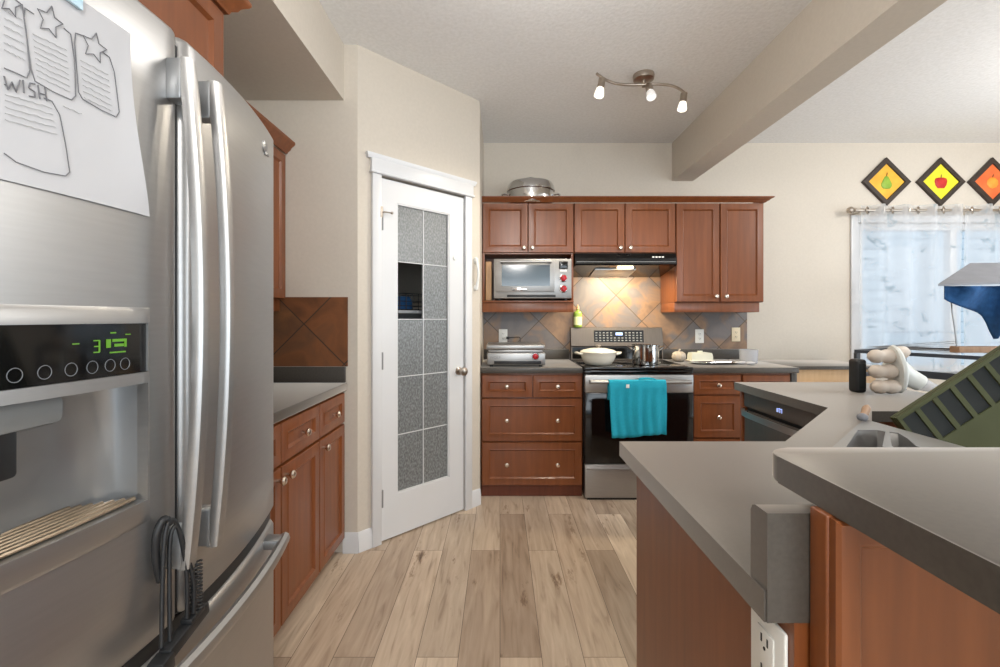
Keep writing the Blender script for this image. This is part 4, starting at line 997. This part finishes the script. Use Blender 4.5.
# ------------------------------------------------------------------ peninsula with corner sink, raised bar and dishwasher
OUT = [(.335, .571), (1.24, .571), (1.24, 1.53), (1.38, 1.67), (1.96, 1.67), (1.96, 2.43), (1.265, 2.43), (1.265, 1.735), (.80, 1.262), (.335, 1.262)]
SINK = [(1.215, 1.505), (.845, 1.135), (.845, .86), (1.215, .86)]
ct = thing('peninsula_countertop', 'dark taupe laminate peninsula counter around the corner sink', 'countertop', (.9, 1.2, .874))
MB().plate(OUT, [SINK], .874, .914).build('counter_slab', M['laminate'], ct, angle=.5)
b = MB(); pr = [(.569, .8742), (.569, 1.013), (.596, 1.013), (.603, 1.010), (.607, 1.002), (.607, .9145), (.5708, .9145), (.5708, .8742)]
b.loft([[(x, y, z) for y, z in pr] for x in (.338, 1.235)]); b.build('splash_lip', M['laminate'], ct)
# sink
sk = thing('kitchen_sink', 'stainless double corner sink set in the peninsula counter', 'sink', (1.05, 1.2, .90))
RIM = [(1.232, 1.522), (.825, 1.140), (.825, .84), (1.232, .84)]
B1 = [(1.090, 1.372), (1.150, 1.372), (1.158, 1.352), (1.020, 1.200), (.985, 1.120), (.88, 1.05), (.862, 1.09), (.868, 1.140)]
B2 = [(1.168, 1.350), (1.184, 1.338), (1.155, 1.275), (1.110, 1.20), (1.09, .92), (.90, .90), (.895, 1.02), (1.005, 1.10), (1.045, 1.20)]
B1i = [(x*.9+.1*1.0, y*.9+.1*1.19) for x, y in B1]; B2i = [(x*.93+.07*1.08, y*.93+.07*1.1) for x, y in B2]
MB().plate(RIM, [B1, B2], .9145, .9185).build('rim', M['steel'], sk, angle=.5)
for P, Q in ((B1, B1i), (B2, B2i)):
    MB().loft([[(x, y, .9150) for x, y in P], [(x*.7+a*.3, y*.7+c*.3, .89) for (x, y), (a, c) in zip(P, Q)], [(x, y, .76) for x, y in Q], [(x, y, .752) for x, y in [(q[0]*.8+.2*sum(k[0] for k in Q)/len(Q), q[1]*.8+.2*sum(k[1] for k in Q)/len(Q)) for q in Q]]], (False, True)).build('basin', M['steel'], sk, angle=1)
# wooden brush lying at the sink corner
br = thing('dish_brush', 'small wooden handled brush at the far corner of the sink', 'brush', (1.262, 1.555, .9145))
MB().tube([(-.040, -.040, .016), (-.01, -.012, .022), (.02, .02, .028), (.046, .048, .030)], [.009, .012, .013, .007], 10).build('brush_handle', M['slatwood'], br, local=True)
b = MB(); b.ball((-.050, -.050, .014), .016, sz=(1, 1, .85)); b.build('brush_head', M['board'], br, local=True)
# cabinet shell beneath
CAB = [(.374, .572), (1.215, .572), (1.215, 1.52), (1.365, 1.69), (1.30, 1.695), (.79, 1.232), (.374, 1.232)]
CIN = [(.394, .592), (1.195, .592), (1.195, 1.50), (1.315, 1.66), (1.29, 1.66), (.80, 1.212), (.394, 1.212)]
pc = thing('peninsula_cabinet', 'cherry peninsula base cabinet under the corner sink counter', 'cabinet', (.8, .95, 0))
MB().plate(CAB, [CIN], .0, .8735).build('body', M['wood'], pc, smooth=False)
# raised bar: knee wall with panelled face, and bar top
kw = thing('bar_wall', 'cherry panelled bar wall under the raised bar top', 'bar wall', (.8, .54, 0))
MB().box(.3905, 1.235, .538, .5685, 0, 1.0235, .003, 3).build('body', M['wood'], kw)
b = MB(); 
def pring(i, d): return [(.3935+i, .5375-d, .04+i), (1.232-i, .5375-d, .04+i), (1.232-i, .5375-d, 1.022-i), (.3935+i, .5375-d, 1.022-i)]
b.loft([pring(0, 0), pring(0, .010), pring(.004, .014), pring(.024, .014), pring(.028, .012), pring(.034, .005), pring(.040, .0045)]).build('front_panel', M['wood'], kw)
def rounded(x0, x1, y0, y1, r, corners):
    pts = []
    for k, (cx, cy, a0) in enumerate(((x1-r, y0+r, -PI/2), (x1-r, y1-r, 0), (x0+r, y1-r, PI/2), (x0+r, y0+r, PI))):
        rr = r if corners[k] else 0.0
        if rr: pts += [(cx+r*math.cos(a0+PI/2*i/8), cy+r*math.sin(a0+PI/2*i/8)) for i in range(9)]
        else: pts.append(((x1, y0), (x1, y1), (x0, y1), (x0, y0))[k])
    return pts
bt = MB().prism(rounded(.398, 1.24, .18, .690, .045, (0, 0, 1, 1)), 1.024, 1.062, .003).build('bar_countertop', M['laminate'], angle=.5)
tag(bt, 'dark taupe raised bar top with rounded corner on the bar wall', 'bar top')
# outlet on the peninsula end
t = thing('wall_outlet', 'white outlet on the wooden peninsula end under the counter', 'outlet', (.374, .622, .79), -PI/2, 'wall outlets')
MB().box(-.040, .040, -.006, -.0002, -.060, .060, .003).build('cover_plate', M['whitep'], t, local=True)
MB().box(-.019, .019, -.0085, -.0055, -.038, .038, .002).build('receptacle', M['whitep'], t, local=True)
b = MB()
for zz in (-.019, .023):
    for xx in (-.007, .007): b.box(xx-.0014, xx+.0014, -.0092, -.008, zz-.004, zz+.007)
    b.lathe([(.0025, 0), (.0025, .001)], (0, -.0083, zz-.010), (0, -1, 0), 8)
b.build('slot', M['blackm'], t, local=True, smooth=False)
# dishwasher (front towards -X)
dw = thing('dishwasher', 'dark stainless dishwasher with lit display under the far counter', 'dishwasher', (1.292, 2.385, 0), -PI/2)
# local x runs towards -Y, local -y towards -X
MB().box(.004, .60, .03, .57, .10, .870, .002).build('body', M['grey'], dw, local=True)
MB().box(.004, .60, .05, .06, .0, .099).build('kick_plate', M['blackm'], dw, local=True)
dd = MB().box(.004, .60, .0, .029, .11, .775, .004).build('door', M['steeldark'], dw, local=True)
MB().box(.004, .60, -.002, .029, .795, .868, .004).build('control_panel', M['steeldark'], dw, local=True)
MB().box(.010, .594, .014, .029, .776, .794).build('handle_recess', M['blackm'], dw, local=True)
b = MB(); rings = []
for i in range(21):
    x = .02+.56*i/20; u = 2*i/20-1; y = -.052+.040*abs(u)**6
    rings.append([(x, y-.008, .760), (x, y+.006, .756), (x, y+.008, .784), (x, y-.008, .788)])
hh = b.loft(rings).build('handle', M['steel'], dd, local=True)
for x in (.02, .56): MB().box(x, x+.022, -.010, .001, .745, .778, .003).build('handle_mount', M['chrome'], hh, local=True)
b = MB(); 
for (xx, zz, w, h) in ((.298, .832, .0012, .009), (.308, .841, .005, .0012), (.312, .832, .0012, .009), (.322, .841, .005, .0012), (.326, .832, .0012, .009), (.290, .832, .0012, .009)):
    b.box(xx-w, xx+w, -.0032, -.0015, zz-h, zz+h)
b.build('display_digits', M['lcdb'], dw, local=True, smooth=False)
ep = MB().box(1.285, 1.94, 2.388, 2.41, 0, .873, .001).box(1.92, 1.94, 1.70, 2.388, 0, .873, .001).box(1.37, 1.92, 1.70, 1.715, 0, .873, .001).build('end_panel', M['wood'])
tag(ep, 'cherry panels enclosing the dishwasher under the far counter', 'cabinet panel')

# ------------------------------------------------------------------ things on and beyond the far counter
Yk = 2.06
bk = thing('speaker', 'black rounded block beside the cream jointed gadget on the counter', 'speaker', (1.668, 2.10, .9145))
b = MB(); b.box(-.024, .024, -.03, .03, 0, .155, .014, 4); b.build('case', M['blackm'], bk, local=True)
b = MB(); b.box(-.016, .016, -.0315, -.0295, .02, .135, .001); b.build('front_mesh', M['slot'], bk, local=True)
gd = thing('massage_gadget', 'cream gadget with three rows of rounded pods on the far counter', 'gadget', (1.748, 2.06, .9145))
for k in range(3):
    z = .035+.068*k
    b = MB(); x0_ = -.070
    prof = [(.003, 0), (.020, .006), (.030, .022), (.031, .040), (.026, .056), (.027, .064), (.032, .082), (.031, .102), (.022, .124), (.010, .128)]
    b.lathe(prof, (x0_+(.004 if k == 2 else 0), -.03+.01*k, z), (1, .05, 0), 20); b.build('pod_row', M['creamp'], gd, local=True)
M['offwhite'] = noise_mat('off_white_plastic', [(0.3, (214, 216, 212)), (0.7, (224, 226, 222))], (1, 1, 1), 0.35, 10, 2)
b = MB(); b.lathe([(.02, 0), (.108, .003), (.112, .012), (.104, .022), (.02, .026)], (.045, -.01, .112), (1, -.15, .12), 32, sx=.55, sy=.98); b.build('back_plate', M['offwhite'], gd, local=True)
b = MB(); b.lathe([(.004, 0), (.022, .006), (.028, .03), (.027, .055), (.016, .070), (.003, .074)], (.062, .01, .188), (1, .1, 0), 18); b.build('thumb_pod', M['creamp'], gd, local=True)
b = MB(); b.tube(loop([(.062, .01, .12), (.10, .02, .10), (.14, .02, .072), (.185, .01, .045)], 0), [.052-.0008*i for i in range(19)], 20); b.build('body_tube', M['offwhite'], gd, local=True)
b = MB(); b.tube(loop([(.18, .01, .047), (.215, .0, .032), (.25, -.01, .022)], 0), [.036-.0018*i for i in range(13)], 16); b.build('tube_tip', M['cloudy'], gd, local=True)

# drying stand with wires behind the far counter
A0, A1 = Vector((2.285, 2.88, 1.047)), Vector((2.66, 2.20, 1.047))
ds = thing('drying_stand', 'dark framed drying stand with wires in front of the window', 'drying rack', (2.6, 2.7, 0))
off = Vector((.62, .36, 0))
def railbox(mb, p, q, w, h):
    d = (q-p).normalized(); s = Vector((-d.y, d.x, 0))*w/2; u = Vector((0, 0, h/2))
    mb.loft([[p-s-u, p+s-u, p+s+u, p-s+u], [q-s-u, q+s-u, q+s+u, q-s+u]]); return mb
M['rail'] = noise_mat('dark_blue_grey_metal', [(0.3, (52, 58, 66)), (0.7, (62, 68, 76))], (1, 1, 1), 0.35, 10, 2)
b = MB(); railbox(b, A0, A1, .03, .020); railbox(b, A0+off, A1+off, .03, .020); railbox(b, A0, A0+off, .03, .02); railbox(b, A1, A1+off, .03, .02); b.build('top_frame', M['rail'], ds, smooth=False)
b = MB(); dz = Vector((0, 0, -.155)); railbox(b, A0+dz+off*.62, A1+dz+off*.62, .03, .044); railbox(b, A0+dz, A0+off+dz, .03, .02); railbox(b, A1+dz, A1+off+dz, .03, .02); b.build('lower_rail', M['rail'], ds, smooth=False)
for p in (A0, A1, A0+off, A1+off): MB().box(p.x-.012, p.x+.012, p.y-.012, p.y+.012, 0, 1.037).build('leg', M['rail'], ds, smooth=False)
for k in range(6):
    p = px(868+k, 347, 2.86); q = px(958, 341+2.4*k, 3.05-.09*k)
    q2 = p+(q-p)*1.0
    MB().tube([p, q2], .0022, 6).build('wire', M['greym'], ds)
p, q = px(956, 349.5, 2.62), px(1030, 350, 2.62)
MB().box(p.x, q.x, 2.60, 2.66, p.z-.018, p.z+.018, .004).build('wooden_slat', M['slatwood'], ds)
q = [px(951, 296, 2.62), px(952, 310, 2.62), px(955, 330, 2.62), px(957, 348, 2.62)]
MB().tube(q, .0035, 8).build('pole', M['greym'], ds)
M['board'] = noise_mat('grey_board', [(0.3, (116, 118, 124)), (0.7, (126, 128, 134))], (1, 1, 1), 0.6, 10, 2)
a, c, e, f = px(938, 284, 2.50), px(970, 263, 2.95), px(1060, 262, 2.95), px(1035, 281, 2.50)
th = Vector((0, 0, -.012))
MB().loft([[a+th, f+th, e+th, c+th], [a, f, e, c]]).build('top_board', M['board'], ds, smooth=False)
# blue cloth slung under the board
b = MB(); rows = []; n = 22
for j in range(9):
    v = j/8; row = []
    for i in range(n+1):
        u = i/n; xx = 944+92*u
        bot = 299+30*u**.8+(22*math.exp(-((u-.56)/.10)**2)) - 12*max(0, u-.72)
        yy = 286+(bot-286)*v
        p = px(xx, yy, 2.53+.03*math.sin(u*14+v*2)+.05*v*math.sin(u*5))
        row.append(p)
    rows.append(row)
b.loft(rows, (False, False), closed=False); o = b.build('hanging_cloth', M['blue'], angle=3); sm = o.modifiers.new('thickness', 'SOLIDIFY'); sm.thickness = .004
tag(o, 'blue cloth hanging below the grey board by the window', 'cloth')

# slotted crate leaning on a stool beside the sink
st = thing('bar_stool', 'low backless stool behind the sink corner holding the olive rack', 'stool', (1.47, 1.49, 0))
MB().lathe([(.12, .60), (.15, .605), (.155, .62), (.145, .635), (.02, .637)], n=28).build('seat', M['woodlight'], st, local=True)
for k in range(4):
    a = PI/4+PI/2*k; MB().tube([(.09*math.cos(a), .09*math.sin(a), .602), (.15*math.cos(a), .15*math.sin(a), 0)], [.016, .012], 10).build('leg', M['wooddark'], st, local=True)
MB().tube([(.125*math.cos(a), .125*math.sin(a), .2) for a in [2*PI*i/24 for i in range(25)]], .007, 8).build('foot_ring', M['nickel'], st, local=True)
TH = math.radians(33.2)
cr = thing('slotted_rack', 'tilted olive plastic rack with dark slots behind the sink', 'rack', (1.278, 1.45, .938))
cr.rotation_euler = (-math.radians(9), -TH, 0)
# local: x along the crate, z up its wall (top edge z = 0), front wall at y = 0
Lc, Hc, Dc = .52, .36, .032
b = MB(); th = .012
SL = [(.012+.0665*k, .012+.0665*k+.050) for k in range(7)]
def wall_rows(mb, y0, y1):
    mb.box(0, Lc, y0, y1, -.014, 0, .003); mb.box(0, Lc, y0, y1, -.235, -.124, .002); mb.box(0, Lc, y0, y1, -Hc, -.325, .003)
    xs = [0] + [v for s in SL for v in s] + [Lc]
    for i in range(0, len(xs), 2):
        mb.box(xs[i], xs[i+1], y0, y1, -.125, -.013); mb.box(xs[i], xs[i+1], y0, y1, -.326, -.234)
wall_rows(b, 0, th); wall_rows(b, Dc-th, Dc)
b.box(0, th, th, Dc-th, -Hc, 0, .002); b.box(Lc-th, Lc, th, Dc-th, -Hc, 0, .002); b.box(th, Lc-th, th, Dc-th, -Hc, -Hc+th); b.box(th, Lc-th, th, Dc-th, -th, 0)
b.build('rack_frame', M['olive'], cr, local=True)
for s in SL:
    for z0_, z1_ in ((-.123, -.015), (-.324, -.236)):
        b = MB(); b.box(s[0]-.002, s[1]+.002, .006, .010, z0_-.003, z1_+.003)
        b.build('slot_panel', M['slot'], cr, local=True, smooth=False)

# ------------------------------------------------------------------ ceiling light
lt = thing('ceiling_light', 'brushed nickel three-lamp track light on the kitchen ceiling', 'ceiling light', (.87, 2.72, ZC))
MB().lathe([(.062, 0), (.064, -.008), (.060, -.030), (.03, -.036), (.004, -.036)], (.868, 2.72, ZC-.0005), n=32).build('canopy', M['nickel'], lt)
MB().tube([(.868, 2.72, ZC-.034), (.868, 2.72, ZC-.075)], .010, 10).build('stem', M['nickel'], lt)
pts = []
LA, LB = Vector((.555, 2.58, ZC-.07)), Vector((1.165, 2.82, ZC-.068))
for i in range(25):
    u = i/24; p = LA.lerp(LB, u); w = math.sin((u-.5)*2*PI)
    p += Vector((.27, -.72, 0)).normalized()*(.05*w); pts.append(p)
MB().tube(pts, .008, 10).build('curved_bar', M['nickel'], lt)
def head(p, d, on):
    d = Vector(d).normalized()
    hh = MB(); hh.lathe([(.012, 0), (.021, .004), (.021, .062), (.017, .066)], p, d, 16); h = hh.build('lamp_holder', M['nickel'], lt)
    s = MB(); s.lathe([(.017, .058), (.022, .066), (.027, .095), (.029, .110), (.025, .110), (.018, .072)], p, d, 20, (False, True)); s.build('lamp_shade', M['fixglass'] if on else M['fixoff'], h)
    l = bpy.data.lights.new('lamp_light', 'SPOT'); l.energy = 24 if on else 0.1; l.color = (1, .9, .74); l.shadow_soft_size = .035; l.spot_size = 2.4; l.spot_blend = .6
    lo = bpy.data.objects.new('lamp_light', l); C.objects.link(lo); lo.location = Vector(p)+d*.14; lo.rotation_euler = d.to_track_quat('-Z', 'Y').to_euler()
M['fixoff'] = mat('lamp_glass_dim', (240, 240, 240), 0.35, emit=(255, 250, 244), es=0.25)
head(pts[2]+Vector((0, 0, -.004)), (-.22, -.1, -1), True)
head(pts[13]+Vector((.0, 0, -.006)), (.0, -.55, -1), False)
head(pts[23]+Vector((0, 0, -.004)), (-.16, -.1, -1), True)
